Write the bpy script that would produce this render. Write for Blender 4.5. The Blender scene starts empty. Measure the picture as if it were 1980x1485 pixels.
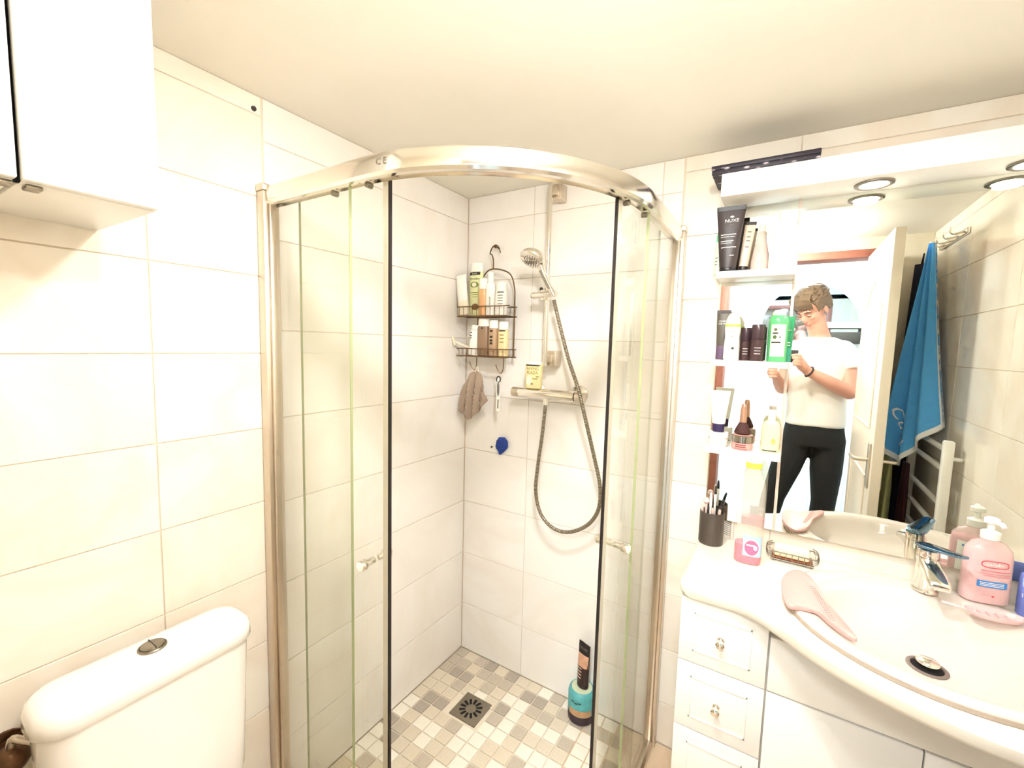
import bpy, bmesh, math, random
from mathutils import Vector, Matrix, noise
random.seed(11)
sc = bpy.context.scene
col = sc.collection
PI = math.pi

# ------------------------------------------------------------------ camera
FPX, YAW, PIT, ROL = 843.317, -0.552876, -0.0898442, 0.0266609
CAM = Vector((1.21513, -1.56901, 1.44918))
_f = Vector((math.sin(YAW) * math.cos(PIT), math.cos(YAW) * math.cos(PIT), math.sin(PIT)))
_r0 = Vector((math.cos(YAW), -math.sin(YAW), 0.0))
_u0 = _r0.cross(_f)
_r = math.cos(ROL) * _r0 + math.sin(ROL) * _u0
_u = -math.sin(ROL) * _r0 + math.cos(ROL) * _u0
cam = bpy.data.cameras.new('camera')
cam.sensor_fit = 'HORIZONTAL'
cam.sensor_width = 36.0
cam.lens = FPX / 1980.0 * 36.0
cam.clip_start = 0.01
cam.clip_end = 50
camo = bpy.data.objects.new('camera', cam)
camo.matrix_world = Matrix(((_r.x, _u.x, -_f.x, CAM.x), (_r.y, _u.y, -_f.y, CAM.y), (_r.z, _u.z, -_f.z, CAM.z), (0, 0, 0, 1)))
col.objects.link(camo)
sc.camera = camo

# ------------------------------------------------------------------ world, colour management
w = bpy.data.worlds.new('world')
sc.world = w
w.use_nodes = True
w.node_tree.nodes['Background'].inputs[0].default_value = (0.8, 0.9, 1.0, 1)
w.node_tree.nodes['Background'].inputs[1].default_value = 0.4
sc.view_settings.view_transform = 'Standard'
sc.view_settings.look = 'None'
sc.view_settings.gamma = 1.0
sc.view_settings.use_curve_mapping = False
sc.view_settings.exposure = 0.45
sc.cycles.use_denoising = True
sc.cycles.use_adaptive_sampling = True
sc.cycles.adaptive_threshold = 0.1
sc.cycles.adaptive_min_samples = 12
sc.cycles.max_bounces = 10
sc.cycles.diffuse_bounces = 4
sc.cycles.glossy_bounces = 4
sc.cycles.transmission_bounces = 10
sc.cycles.transparent_max_bounces = 16
sc.cycles.sample_clamp_indirect = 6.0
sc.cycles.blur_glossy = 1.0

SPOT_W = 0.5      # each of the two lamps in the canopy over the mirror
ADDED_CEIL = [(0.92, -0.94, 11.0)]      # added ceiling lamp, unseen, brightens the room: x, y, watt
ADDED_BULB = (1.187, -1.25, 1.995, 300.0)      # added globe lamp, kept out of view, lights vertical faces: x, y, z, radiance
HALL_W = 45.0      # added lamp in the next room, in place of its daylight
def light(name, kind, loc, energy, color, **kw):
    l = bpy.data.lights.new(name, kind)
    l.energy = energy
    l.color = color
    for k, v in kw.items():
        setattr(l, k, v)
    o = bpy.data.objects.new(name, l)
    o.location = loc
    col.objects.link(o)
    return o
WARM = (0.98, 1.0, 1.02)
LAMPS = [(1.385, -0.085), (1.665, -0.085)]
for (lx, ly) in LAMPS:
    light('canopy_lamp', 'AREA', (lx, ly, 1.878), SPOT_W, WARM, shape='DISK', size=0.055)
for (lx, ly, lw) in ADDED_CEIL:
    light('added_ceiling_light', 'AREA', (lx, ly, 2.064), lw, WARM, shape='DISK', size=0.115)
light('added_hall_light', 'AREA', (1.25, -2.45, 2.36), HALL_W, (0.93, 0.97, 1.0), shape='DISK', size=0.5)

# ------------------------------------------------------------------ helpers
def P(px, py, axis, val):
    """point of the room seen at a photo pixel, on the plane axis=val"""
    d = _f + _r * ((px - 990.0) / FPX) - _u * ((py - 742.5) / FPX)
    return CAM + d * ((val - CAM[axis]) / d[axis])

def span(l, r, t, b, y):
    """centre x, width, base z, height of a thing in the vertical plane y"""
    ym = (t + b) / 2
    xm = (l + r) / 2
    a, c = P(l, ym, 1, y).x, P(r, ym, 1, y).x
    return (a + c) / 2, c - a, P(xm, b, 1, y).z, P(xm, t, 1, y).z - P(xm, b, 1, y).z

def lin(c):
    def g(v):
        v /= 255.0
        return v / 12.92 if v <= 0.04045 else ((v + 0.055) / 1.055) ** 2.4
    return (g(c[0]), g(c[1]), g(c[2]), 1.0)

def pm(name, rgb, rough=0.5, metal=0.0, var=0.06, scale=30.0, bump=0.0, spec=0.5, emit=None, coat=0.0, alpha_tr=0.0, world=False):
    """procedural material: noise-varied colour, roughness and fine relief"""
    m = bpy.data.materials.new(name)
    m.use_nodes = True
    n = m.node_tree.nodes
    l = m.node_tree.links
    b = n['Principled BSDF']
    tc = n.new('ShaderNodeNewGeometry') if world else n.new('ShaderNodeTexCoord')
    src = tc.outputs['Position'] if world else tc.outputs['Object']
    nz = n.new('ShaderNodeTexNoise')
    nz.inputs['Scale'].default_value = scale
    nz.inputs['Detail'].default_value = 4
    l.new(src, nz.inputs['Vector'])
    mx = n.new('ShaderNodeMix')
    mx.data_type = 'RGBA'
    c = lin(rgb)
    mx.inputs[6].default_value = tuple(min(1, v * (1 + var)) for v in c[:3]) + (1,)
    mx.inputs[7].default_value = tuple(v * (1 - var) for v in c[:3]) + (1,)
    l.new(nz.outputs['Fac'], mx.inputs[0])
    l.new(mx.outputs[2], b.inputs['Base Color'])
    b.inputs['Roughness'].default_value = rough
    b.inputs['Metallic'].default_value = metal
    b.inputs['Specular IOR Level'].default_value = spec
    b.inputs['Coat Weight'].default_value = coat
    if emit:
        b.inputs['Emission Color'].default_value = lin(emit[0])
        b.inputs['Emission Strength'].default_value = emit[1]
    if bump:
        bp = n.new('ShaderNodeBump')
        bp.inputs['Strength'].default_value = bump
        bp.inputs['Distance'].default_value = 0.002
        l.new(nz.outputs['Fac'], bp.inputs['Height'])
        l.new(bp.outputs[0], b.inputs['Normal'])
    if alpha_tr:
        tr = n.new('ShaderNodeBsdfTransparent')
        tr.inputs[0].default_value = tuple(0.35 + 0.65 * v for v in c[:3]) + (1,)
        ms = n.new('ShaderNodeMixShader')
        ms.inputs[0].default_value = alpha_tr
        out = n['Material Output']
        l.new(b.outputs[0], ms.inputs[1])
        l.new(tr.outputs[0], ms.inputs[2])
        l.new(ms.outputs[0], out.inputs['Surface'])
    return m

def tile_mat(name, base, vein, rough=0.16, vscale=2.2, vein_amt=0.5):
    m = bpy.data.materials.new(name)
    m.use_nodes = True
    n = m.node_tree.nodes
    l = m.node_tree.links
    b = n['Principled BSDF']
    g = n.new('ShaderNodeNewGeometry')
    oi = n.new('ShaderNodeObjectInfo')
    mu = n.new('ShaderNodeVectorMath')
    mu.operation = 'MULTIPLY_ADD'
    mu.inputs[1].default_value = (3.0, 3.0, 3.0)
    cx = n.new('ShaderNodeCombineXYZ')
    for i in range(3):
        l.new(oi.outputs['Random'], cx.inputs[i])
    l.new(cx.outputs[0], mu.inputs[0])
    l.new(g.outputs['Position'], mu.inputs[2])
    nz = n.new('ShaderNodeTexNoise')
    nz.inputs['Scale'].default_value = vscale
    nz.inputs['Detail'].default_value = 7
    nz.inputs['Distortion'].default_value = 1.2
    l.new(mu.outputs[0], nz.inputs['Vector'])
    rp = n.new('ShaderNodeValToRGB')
    e = rp.color_ramp.elements
    e[0].position, e[1].position = 0.38, 0.62
    e[0].color = e[1].color = (0, 0, 0, 1)
    k = rp.color_ramp.elements.new(0.5)
    k.color = (1, 1, 1, 1)
    l.new(nz.outputs['Fac'], rp.inputs[0])
    sm = n.new('ShaderNodeMath')
    sm.operation = 'MULTIPLY'
    sm.inputs[1].default_value = vein_amt
    l.new(rp.outputs[0], sm.inputs[0])
    mx = n.new('ShaderNodeMix')
    mx.data_type = 'RGBA'
    mx.inputs[6].default_value = lin(base)
    mx.inputs[7].default_value = lin(vein)
    l.new(sm.outputs[0], mx.inputs[0])
    l.new(mx.outputs[2], b.inputs['Base Color'])
    b.inputs['Roughness'].default_value = rough
    return m

def glass_mat(name, tint, refl=0.08):
    m = bpy.data.materials.new(name)
    m.use_nodes = True
    n = m.node_tree.nodes
    l = m.node_tree.links
    n.remove(n['Principled BSDF'])
    tr = n.new('ShaderNodeBsdfTransparent')
    nz = n.new('ShaderNodeTexNoise')
    nz.inputs['Scale'].default_value = 6
    mx = n.new('ShaderNodeMix')
    mx.data_type = 'RGBA'
    mx.inputs[6].default_value = tint + (1,)
    mx.inputs[7].default_value = tuple(v * 0.97 for v in tint) + (1,)
    l.new(nz.outputs['Fac'], mx.inputs[0])
    l.new(mx.outputs[2], tr.inputs[0])
    gl = n.new('ShaderNodeBsdfGlossy')
    gl.inputs['Roughness'].default_value = 0.03
    lw = n.new('ShaderNodeLayerWeight')
    lw.inputs['Blend'].default_value = 0.5
    pw = n.new('ShaderNodeMath')
    pw.operation = 'POWER'
    pw.inputs[1].default_value = 4.0
    l.new(lw.outputs['Facing'], pw.inputs[0])
    ma = n.new('ShaderNodeMath')
    ma.operation = 'MULTIPLY_ADD'
    ma.inputs[1].default_value = 0.7
    ma.inputs[2].default_value = 0.03
    l.new(pw.outputs[0], ma.inputs[0])
    ms = n.new('ShaderNodeMixShader')
    l.new(ma.outputs[0], ms.inputs[0])
    l.new(tr.outputs[0], ms.inputs[1])
    l.new(gl.outputs[0], ms.inputs[2])
    l.new(ms.outputs[0], n['Material Output'].inputs['Surface'])
    return m

class MB:
    """collects geometry for ONE mesh object"""
    def __init__(self):
        self.v, self.f, self.mi = [], [], []
    def add(self, vs, fs, mi=0):
        o = len(self.v)
        self.v += [Vector(a) for a in vs]
        self.f += [tuple(i + o for i in f) for f in fs]
        self.mi += [mi] * len(fs)
        return self
    def box(self, x0, x1, y0, y1, z0, z1, mi=0):
        vs = [(x, y, z) for z in (z0, z1) for y in (y0, y1) for x in (x0, x1)]
        return self.add(vs, [(0, 2, 3, 1), (4, 5, 7, 6), (0, 1, 5, 4), (2, 6, 7, 3), (0, 4, 6, 2), (1, 3, 7, 5)], mi)
    def rings(self, rs, cap=True, mi=0, closed=False):
        n = len(rs[0])
        vs = [p for r in rs for p in r]
        fs = []
        m = len(rs)
        for i in range(m if closed else m - 1):
            a, b = i * n, ((i + 1) % m) * n
            for k in range(n):
                q = (k + 1) % n
                fs.append((a + k, a + q, b + q, b + k))
        if cap and not closed:
            fs.append(tuple(reversed(range(n))))
            fs.append(tuple(range((m - 1) * n, m * n)))
        return self.add(vs, fs, mi)
    def lathe(self, prof, c=(0, 0, 0), seg=24, sx=1, sy=1, mi=0, cap=True):
        rs = [[(c[0] + sx * r * math.cos(2 * PI * k / seg), c[1] + sy * r * math.sin(2 * PI * k / seg), c[2] + z) for k in range(seg)] for r, z in prof]
        return self.rings(rs, cap, mi)
    def tube(self, pts, r, seg=8, closed=False, mi=0, radii=None, cap=True):
        pts = [Vector(p) for p in pts]
        n = len(pts)
        rs = []
        t0 = (pts[1] - pts[0]).normalized()
        up = Vector((0, 0, 1)) if abs(t0.z) < 0.9 else Vector((1, 0, 0))
        nrm = t0.cross(up).normalized()
        for i in range(n):
            if closed:
                t = (pts[(i + 1) % n] - pts[i - 1]).normalized()
            else:
                t = (pts[min(i + 1, n - 1)] - pts[max(i - 1, 0)]).normalized()
            nrm = (nrm - t * nrm.dot(t))
            if nrm.length < 1e-6:
                nrm = t.orthogonal()
            nrm.normalize()
            bn = t.cross(nrm)
            rr = radii[i] if radii else r
            rs.append([pts[i] + rr * (math.cos(2 * PI * k / seg) * nrm + math.sin(2 * PI * k / seg) * bn) for k in range(seg)])
        return self.rings(rs, cap, mi, closed)
    def cyl(self, p0, p1, r, seg=16, r1=None, mi=0):
        return self.tube([p0, p1], r, seg, mi=mi, radii=[r, r if r1 is None else r1])
    def ball(self, c, rx, ry=None, rz=None, seg=16, n=10, mat=None, mi=0):
        ry = ry or rx
        rz = rz or rx
        rs = []
        for i in range(1, n):
            a = -PI / 2 + PI * i / n
            rs.append([(rx * math.cos(a) * math.cos(2 * PI * k / seg), ry * math.cos(a) * math.sin(2 * PI * k / seg), rz * math.sin(a)) for k in range(seg)])
        vs = [Vector(p) for r in rs for p in r] + [Vector((0, 0, -rz)), Vector((0, 0, rz))]
        if mat is not None:
            vs = [mat @ v for v in vs]
        vs = [v + Vector(c) for v in vs]
        fs = []
        m = len(rs)
        for i in range(m - 1):
            for k in range(seg):
                q = (k + 1) % seg
                fs.append((i * seg + k, i * seg + q, (i + 1) * seg + q, (i + 1) * seg + k))
        for k in range(seg):
            q = (k + 1) % seg
            fs.append((m * seg, q, k))
            fs.append((m * seg + 1, (m - 1) * seg + k, (m - 1) * seg + q))
        return self.add(vs, fs, mi)
    def prism(self, outline, z0, z1, mi=0):
        n = len(outline)
        vs = [(x, y, z0) for x, y in outline] + [(x, y, z1) for x, y in outline]
        fs = [tuple(reversed(range(n))), tuple(range(n, 2 * n))] + [(k, (k + 1) % n, n + (k + 1) % n, n + k) for k in range(n)]
        return self.add(vs, fs, mi)
    def xform(self, M):
        self.v = [M @ v for v in self.v]
        return self
    def mesh(self, name, bev=0.0, bseg=2):
        me = bpy.data.meshes.new(name)
        me.from_pydata([tuple(v) for v in self.v], [], self.f)
        bm = bmesh.new()
        bm.from_mesh(me)
        for f, k in zip(bm.faces, self.mi):
            f.material_index = k
        bmesh.ops.recalc_face_normals(bm, faces=bm.faces)
        if bev:
            ed = [e for e in bm.edges if len(e.link_faces) == 2 and e.calc_face_angle(0) > 0.6]
            bmesh.ops.bevel(bm, geom=ed, offset=bev, segments=bseg, profile=0.5, affect='EDGES', clamp_overlap=True)
        bm.to_mesh(me)
        bm.free()
        return me
    def build(self, name, mats, parent=None, bev=0.0, bseg=2, smooth=True, ang=0.7):
        me = self.mesh(name, bev, bseg)
        return obj(name, me, mats, parent, smooth, ang)

def obj(name, me, mats, parent=None, smooth=True, ang=0.7):
    if not isinstance(mats, (list, tuple)):
        mats = [mats]
    for m in mats:
        me.materials.append(m)
    if smooth:
        me.shade_smooth()
        me.set_sharp_from_angle(angle=ang)
    o = bpy.data.objects.new(name, me)
    col.objects.link(o)
    if parent is not None:
        o.parent = parent
    return o

def tag(o, label=None, cat=None, group=None, kind=None):
    if label: o['label'] = label
    if cat: o['category'] = cat
    if group: o['group'] = group
    if kind: o['kind'] = kind
    return o

def thing(name, label, cat, loc=(0, 0, 0), rz=0.0, group=None, rx=0.0, ry=0.0):
    o = bpy.data.objects.new(name, None)
    o.empty_display_size = 0.05
    col.objects.link(o)
    o.location = loc
    o.rotation_euler = (rx, ry, rz)
    return tag(o, label, cat, group)

def struct(o):
    o['kind'] = 'structure'
    return o

def dupmesh(src, name, parent=None, loc=(0, 0, 0)):
    c = bpy.data.objects.new(name, src.data)
    col.objects.link(c)
    c.location = loc
    if parent is not None:
        c.parent = parent
    return c

def smooth_path(pts, n=8):
    """Catmull-Rom through pts"""
    pts = [Vector(p) for p in pts]
    out = []
    m = len(pts)
    for i in range(m - 1):
        p0, p1, p2, p3 = pts[max(i - 1, 0)], pts[i], pts[i + 1], pts[min(i + 2, m - 1)]
        for k in range(n):
            t = k / n
            out.append(0.5 * ((2 * p1) + (p2 - p0) * t + (2 * p0 - 5 * p1 + 4 * p2 - p3) * t * t + (3 * p1 - p0 - 3 * p2 + p3) * t ** 3))
    out.append(pts[-1])
    return out

class Loft:
    """upright body from superellipse sections (z, rx, ry, exponent); local front is -y"""
    def __init__(self, secs, seg=28):
        self.s, self.seg = secs, seg
    def ring(self, z, rx, ry, e, cy=0.0):
        o = []
        for k in range(self.seg):
            a = 2 * PI * k / self.seg
            c, s = math.cos(a), math.sin(a)
            o.append((rx * math.copysign(abs(c) ** (2 / e), c), cy + ry * math.copysign(abs(s) ** (2 / e), s), z))
        return o
    def mb(self):
        return MB().rings([self.ring(*s) for s in self.s])
    def at(self, z):
        s = self.s
        for a, b in zip(s, s[1:]):
            if a[0] <= z <= b[0] and b[0] > a[0]:
                t = (z - a[0]) / (b[0] - a[0])
                return tuple(a[i] + t * (b[i] - a[i]) for i in (1, 2, 3))
        return s[-1][1:4] if z > s[-1][0] else s[0][1:4]
    def front(self, x, z, eps=0.0006):
        rx, ry, e = self.at(z)
        q = min(abs(x) / rx, 0.995)
        return -ry * (1 - q ** e) ** (1 / e) - eps
    def patch(self, x0, x1, z0, z1, eps=0.0006, nx=10, nz=3):
        vs, fs = [], []
        for j in range(nz + 1):
            for i in range(nx + 1):
                x = x0 + (x1 - x0) * i / nx
                z = z0 + (z1 - z0) * j / nz
                vs.append((x, self.front(x, z, eps), z))
        for j in range(nz):
            for i in range(nx):
                a = j * (nx + 1) + i
                fs.append((a, a + 1, a + nx + 2, a + nx + 1))
        return MB().add(vs, fs)
    def disc(self, x, z, rx, rz, eps=0.001, seg=20):
        vs = [(x, self.front(x, z, eps), z)]
        for k in range(seg):
            a = 2 * PI * k / seg
            X, Z = x + rx * math.cos(a), z + rz * math.sin(a)
            vs.append((X, self.front(X, Z, eps), Z))
        return MB().add(vs, [(0, 1 + k, 1 + (k + 1) % seg) for k in range(seg)])

def text_geo(s, size, align='CENTER'):
    cu = bpy.data.curves.new('lettering', 'FONT')
    cu.body = s
    cu.size = size
    cu.align_x = align
    cu.align_y = 'CENTER'
    cu.resolution_u = 2
    o = bpy.data.objects.new('lettering', cu)
    col.objects.link(o)
    dg = bpy.context.evaluated_depsgraph_get()
    me = bpy.data.meshes.new_from_object(o.evaluated_get(dg))
    vs = [v.co.copy() for v in me.vertices]
    fs = [tuple(p.vertices) for p in me.polygons]
    bpy.data.objects.remove(o)
    bpy.data.curves.remove(cu)
    bpy.data.meshes.remove(me)
    return vs, fs

def text_on(fn, s, size, x, z, mat, parent, rot=0.0, sx=1.0, name='lettering'):
    """lettering wrapped on a surface; fn(u, v) -> point"""
    vs, fs = text_geo(s, size)
    c, q = math.cos(rot), math.sin(rot)
    pts = []
    for v in vs:
        a, b = v.x * sx, v.y
        pts.append(fn(x + a * c - b * q, z + a * q + b * c))
    m = MB().add(pts, fs)
    me = bpy.data.meshes.new(name)
    me.from_pydata([tuple(v) for v in m.v], [], m.f)
    return obj(name, me, mat, parent, smooth=False)

def text_loft(L, s, size, x, z, mat, parent, rot=0.0, sx=1.0, eps=0.0011):
    return text_on(lambda u, v: (u, L.front(u, v, eps), v), s, size, x, z, mat, parent, rot, sx)

def remesh(mb, voxel, smooth_it=4, mats=None, name='body', parent=None):
    me = mb.mesh(name)
    o = bpy.data.objects.new(name, me)
    col.objects.link(o)
    r = o.modifiers.new('r', 'REMESH')
    r.mode = 'VOXEL'
    r.voxel_size = voxel
    s = o.modifiers.new('s', 'SMOOTH')
    s.iterations = smooth_it
    s.factor = 0.5
    dg = bpy.context.evaluated_depsgraph_get()
    out = bpy.data.meshes.new_from_object(o.evaluated_get(dg))
    bpy.data.objects.remove(o)
    out.name = name
    return obj(name, out, mats, parent, smooth=True, ang=3.2)

def chain(mb, pts, seg=14):
    """tapered limb with round joints: pts = [(point, radius), ...]"""
    for (a, ra), (b, rb) in zip(pts, pts[1:]):
        mb.cyl(a, b, ra, seg, rb)
    for a, ra in pts:
        mb.ball(a, ra * 1.0, seg=seg, n=8)
    return mb

# ------------------------------------------------------------------ materials
M = {}
M['tile'] = tile_mat('cream_marble_tile', (241, 234, 220), (230, 212, 190), 0.14, 2.0, 0.5)
M['tile_shower'] = tile_mat('pale_shower_tile', (243, 239, 233), (232, 220, 206), 0.18, 1.6, 0.35)
M['grout'] = pm('grout', (224, 208, 186), 0.85, bump=0.1)
M['plaster'] = pm('ceiling_plaster', (243, 238, 226), 0.8, var=0.02, scale=9, bump=0.05)
M['paint'] = pm('beige_wall_paint', (214, 204, 182), 0.7, var=0.04, scale=6, bump=0.05)
M['white'] = pm('white_lacquer', (243, 239, 231), 0.28, var=0.015, scale=8)
M['white_gloss'] = pm('white_ceramic', (244, 238, 230), 0.08, var=0.01, scale=5, coat=0.3)
M['ceramic_shade_toned'] = pm('shade_toned_ceramic', (214, 203, 192), 0.1, var=0.01, scale=5, coat=0.2)  # white basin ceramic, base colour darkened to stand in for bowl shade
M['plastic'] = pm('white_plastic', (244, 240, 230), 0.35, var=0.02)
M['cream'] = pm('cream_plastic', (236, 226, 200), 0.4, var=0.03)
M['chrome'] = pm('chrome', (238, 233, 224), 0.13, 1.0, var=0.03, scale=12)
M['chrome_dull'] = pm('brushed_chrome', (212, 200, 184), 0.3, 1.0, var=0.06, scale=40)
M['steel'] = pm('stainless_steel', (150, 142, 128), 0.35, 1.0, var=0.08, scale=60)
M['wire'] = pm('bronze_wire', (120, 92, 66), 0.35, 0.9, var=0.15, scale=60)
M['black'] = pm('black_plastic', (22, 18, 17), 0.4, var=0.2)
M['seal'] = pm('black_rubber_seal', (26, 16, 12), 0.6, var=0.2)
M['ink'] = pm('dark_print', (48, 40, 34), 0.6)
M['ink_grey'] = pm('grey_print', (120, 112, 104), 0.6)
M['ink_white'] = pm('white_print', (240, 236, 226), 0.5)
M['glass'] = glass_mat('clear_greenish_glass', (0.985, 0.99, 0.965))
M['glass_edge'] = pm('green_glass_edge', (150, 156, 112), 0.3, var=0.15, scale=20)
M['mirror'] = pm('mirror_silver', (232, 234, 226), 0.0, 1.0, var=0.0)
M['brown'] = pm('reddish_brown_door_frame', (150, 92, 76), 0.5, var=0.15, scale=40)
M['dark'] = pm('dark_void', (14, 10, 8), 0.9)

# ------------------------------------------------------------------ the room
H = 2.08
XR = 1.835          # right wall
YD = -1.545         # wall with the doorway
TH = 0.007          # tiles stand this far proud of the grout bed

def tiled(parent, mat, plane, u0, u1, ucuts, zcuts, face, sign):
    """rectangular tiles on a wall; plane 'x' or 'y', face = coordinate of the tile face, sign = outward direction"""
    us = [u0] + [c for c in sorted(ucuts) if u0 + 0.01 < c < u1 - 0.01] + [u1]
    zs = [0.0] + [c for c in zcuts if 0.01 < c < H - 0.01] + [H]
    g = 0.0012
    cache = {}
    for a, b in zip(us, us[1:]):
        for c, d in zip(zs, zs[1:]):
            key = (round(b - a, 4), round(d - c, 4))
            if key not in cache:
                hw, hh = (b - a) / 2 - g, (d - c) / 2 - g
                m = MB()
                if plane == 'x':
                    m.box(-TH if sign > 0 else 0, 0 if sign > 0 else TH, -hw, hw, -hh, hh)
                else:
                    m.box(-hw, hw, -TH if sign > 0 else 0, 0 if sign > 0 else TH, -hh, hh)
                me = m.mesh('tile', 0.001, 1)
                me.materials.append(mat)
                cache[key] = me
            o = bpy.data.objects.new('tile', cache[key])
            col.objects.link(o)
            o.parent = parent
            mu, mz = (a + b) / 2, (c + d) / 2
            o.location = (face, mu, mz) if plane == 'x' else (mu, face, mz)

ZA = [0.159 + 0.208 * k for k in range(10)]
ZB = [0.224 + 0.2495 * k for k in range(8)]
wl = struct(MB().box(-0.12, -0.003, YD - 0.12, 0.12, -0.05, H + 0.05).build('wall_left', M['grout'], smooth=False))
tiled(wl, M['tile'], 'x', YD, -0.897, [-1.156], ZA, 0.0, 1)
tiled(wl, M['tile_shower'], 'x', -0.894, -0.001, [-0.45], ZB, 0.0, 1)
wb = struct(MB().box(-0.003, XR + 0.12, 0.003, 0.12, -0.05, H + 0.05).build('wall_back', M['grout'], smooth=False))
tiled(wb, M['tile_shower'], 'y', 0.001, 0.897, [0.33, 0.83], ZB, 0.0, -1)
tiled(wb, M['tile'], 'y', 0.9, XR, [1.22, 1.72], ZA, 0.0, -1)
wr = struct(MB().box(XR + 0.003, XR + 0.12, YD - 0.12, 0.003, -0.05, H + 0.05).build('wall_right', M['grout'], smooth=False))
tiled(wr, M['tile'], 'x', YD + 0.001, -0.001, [-0.5, -1.0], ZA, XR, -1)
XJ0, XJ1, ZL = 0.897, 1.625, 1.976     # door opening
m = MB()
m.box(-0.003, XJ0 - 0.042, YD - 0.12, YD, -0.05, H + 0.05)
m.box(XJ1 + 0.042, XR + 0.003, YD - 0.12, YD, -0.05, H + 0.05)
m.box(XJ0 - 0.042, XJ1 + 0.042, YD - 0.12, YD, ZL + 0.042, H + 0.05)
struct(m.build('wall_front', M['paint'], smooth=False))
for nm, bx in (('trim_1', (XJ0 - 0.042, XJ0, 0.0, ZL)), ('trim_2', (XJ1, XJ1 + 0.042, 0.0, ZL)), ('trim_3', (XJ0 - 0.042, XJ1 + 0.042, ZL, ZL + 0.042))):
    m = MB().box(bx[0], bx[1], YD - 0.13, YD + 0.008, bx[2], bx[3])
    struct(m.build(nm, M['brown'], bev=0.003))
struct(MB().box(-0.12, XR + 0.12, YD - 0.12, 0.12, H, H + 0.1).build('ceiling', M['plaster'], smooth=False))

# floor of the room: large beige tiles, the shower corner is mosaic
L_ARC, R_ARC = 0.40, 0.50
M['floor_tile'] = tile_mat('beige_floor_tile', (214, 190, 160), (186, 156, 124), 0.3, 3.0, 0.5)
fl = struct(MB().box(-0.12, XR + 0.12, YD - 0.14, 0.12, -0.08, -0.012).build('floor', M['grout'], smooth=False))
fm = {}
for i in range(6):
    for j in range(5):
        x0, x1 = 0.33 * i, min(0.33 * (i + 1), XR)
        y1, y0 = -0.33 * j, max(-0.33 * (j + 1), YD - 0.12)
        if x1 - x0 < 0.02 or y1 - y0 < 0.02 or (x1 < 0.7 and y0 > -0.7):
            continue
        k = (round(x1 - x0, 3), round(y1 - y0, 3))
        if k not in fm:
            me = MB().box(-k[0] / 2 + .0015, k[0] / 2 - .0015, -k[1] / 2 + .0015, k[1] / 2 - .0015, -0.012, -0.002).mesh('floor_tile', 0.001, 1)
            me.materials.append(M['floor_tile'])
            fm[k] = me
        o = bpy.data.objects.new('floor_tile', fm[k])
        col.objects.link(o)
        o.parent = fl
        o.location = ((x0 + x1) / 2, (y0 + y1) / 2, 0)

def arc_pt(s, off=0.0):
    """point of the enclosure path: s in metres from the left wall, off = inward offset"""
    L, R = L_ARC, R_ARC - off
    if s < L:
        return Vector((s, -0.9 + off, 0))
    a = (s - L) / R_ARC
    if a <= PI / 2:
        t = -PI / 2 + a
        return Vector((L + R * math.cos(t), -L + R * math.sin(t), 0))
    return Vector((0.9 - off, -L + (s - L - R_ARC * PI / 2), 0))
S_TOT = 2 * L_ARC + R_ARC * PI / 2
def s_ang(deg):
    return L_ARC + R_ARC * math.radians(deg)
def path(s0, s1, off=0.0, n=40):
    return [arc_pt(s0 + (s1 - s0) * i / n, off) for i in range(n + 1)]
def sheet(pts, z0, z1, th):
    """curved upright panel of thickness th along pts"""
    m = MB()
    n = len(pts)
    rs = []
    for i, p in enumerate(pts):
        t = (pts[min(i + 1, n - 1)] - pts[max(i - 1, 0)]).normalized()
        q = Vector((t.y, -t.x, 0)) * th / 2
        rs.append([(p.x + q.x, p.y + q.y, z0), (p.x - q.x, p.y - q.y, z0), (p.x - q.x, p.y - q.y, z1), (p.x + q.x, p.y + q.y, z1)])
    return m.rings(rs)

# mosaic shower floor
fs_out = [(0, 0)] + [(p.x, p.y) for p in path(0, S_TOT, 0.0, 60)]
sf = struct(MB().prism(fs_out, -0.012, -0.004).build('floor_shower', pm('mosaic_grout', (226, 214, 194), 0.8), smooth=False))
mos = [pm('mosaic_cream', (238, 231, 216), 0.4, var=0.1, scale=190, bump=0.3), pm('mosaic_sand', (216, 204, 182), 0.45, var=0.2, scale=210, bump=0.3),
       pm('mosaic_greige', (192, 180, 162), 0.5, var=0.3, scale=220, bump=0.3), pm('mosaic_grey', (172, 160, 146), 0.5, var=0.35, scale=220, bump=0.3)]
PT = 0.0555
mosme = []
for k in range(4):
    h = PT / 2 - 0.0022
    me = MB().box(-h, h, -h, h, -0.004, 0.0).mesh('mosaic_tile', 0.0012, 1)
    me.materials.append(mos[k])
    mosme.append(me)
rnd = random.Random(5)
for i in range(16):
    for j in range(16):
        x, y = PT * (i + 0.5), -PT * (j + 0.5)
        if x + PT / 2 > 0.4 and -y + PT / 2 > 0.4 and math.hypot(x + PT / 2 - 0.4, -y + PT / 2 - 0.4) > 0.47:
            continue
        if 0.19 < x < 0.325 and -0.325 < y < -0.2:
            continue
        r = rnd.random()
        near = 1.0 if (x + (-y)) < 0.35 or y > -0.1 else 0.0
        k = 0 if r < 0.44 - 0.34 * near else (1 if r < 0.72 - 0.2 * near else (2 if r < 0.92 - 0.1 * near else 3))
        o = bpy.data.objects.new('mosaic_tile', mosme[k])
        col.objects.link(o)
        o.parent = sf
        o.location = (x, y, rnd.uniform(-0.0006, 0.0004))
        o.rotation_euler = (rnd.uniform(-.006, .006), rnd.uniform(-.006, .006), rnd.choice([0, PI / 2, PI]))

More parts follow.
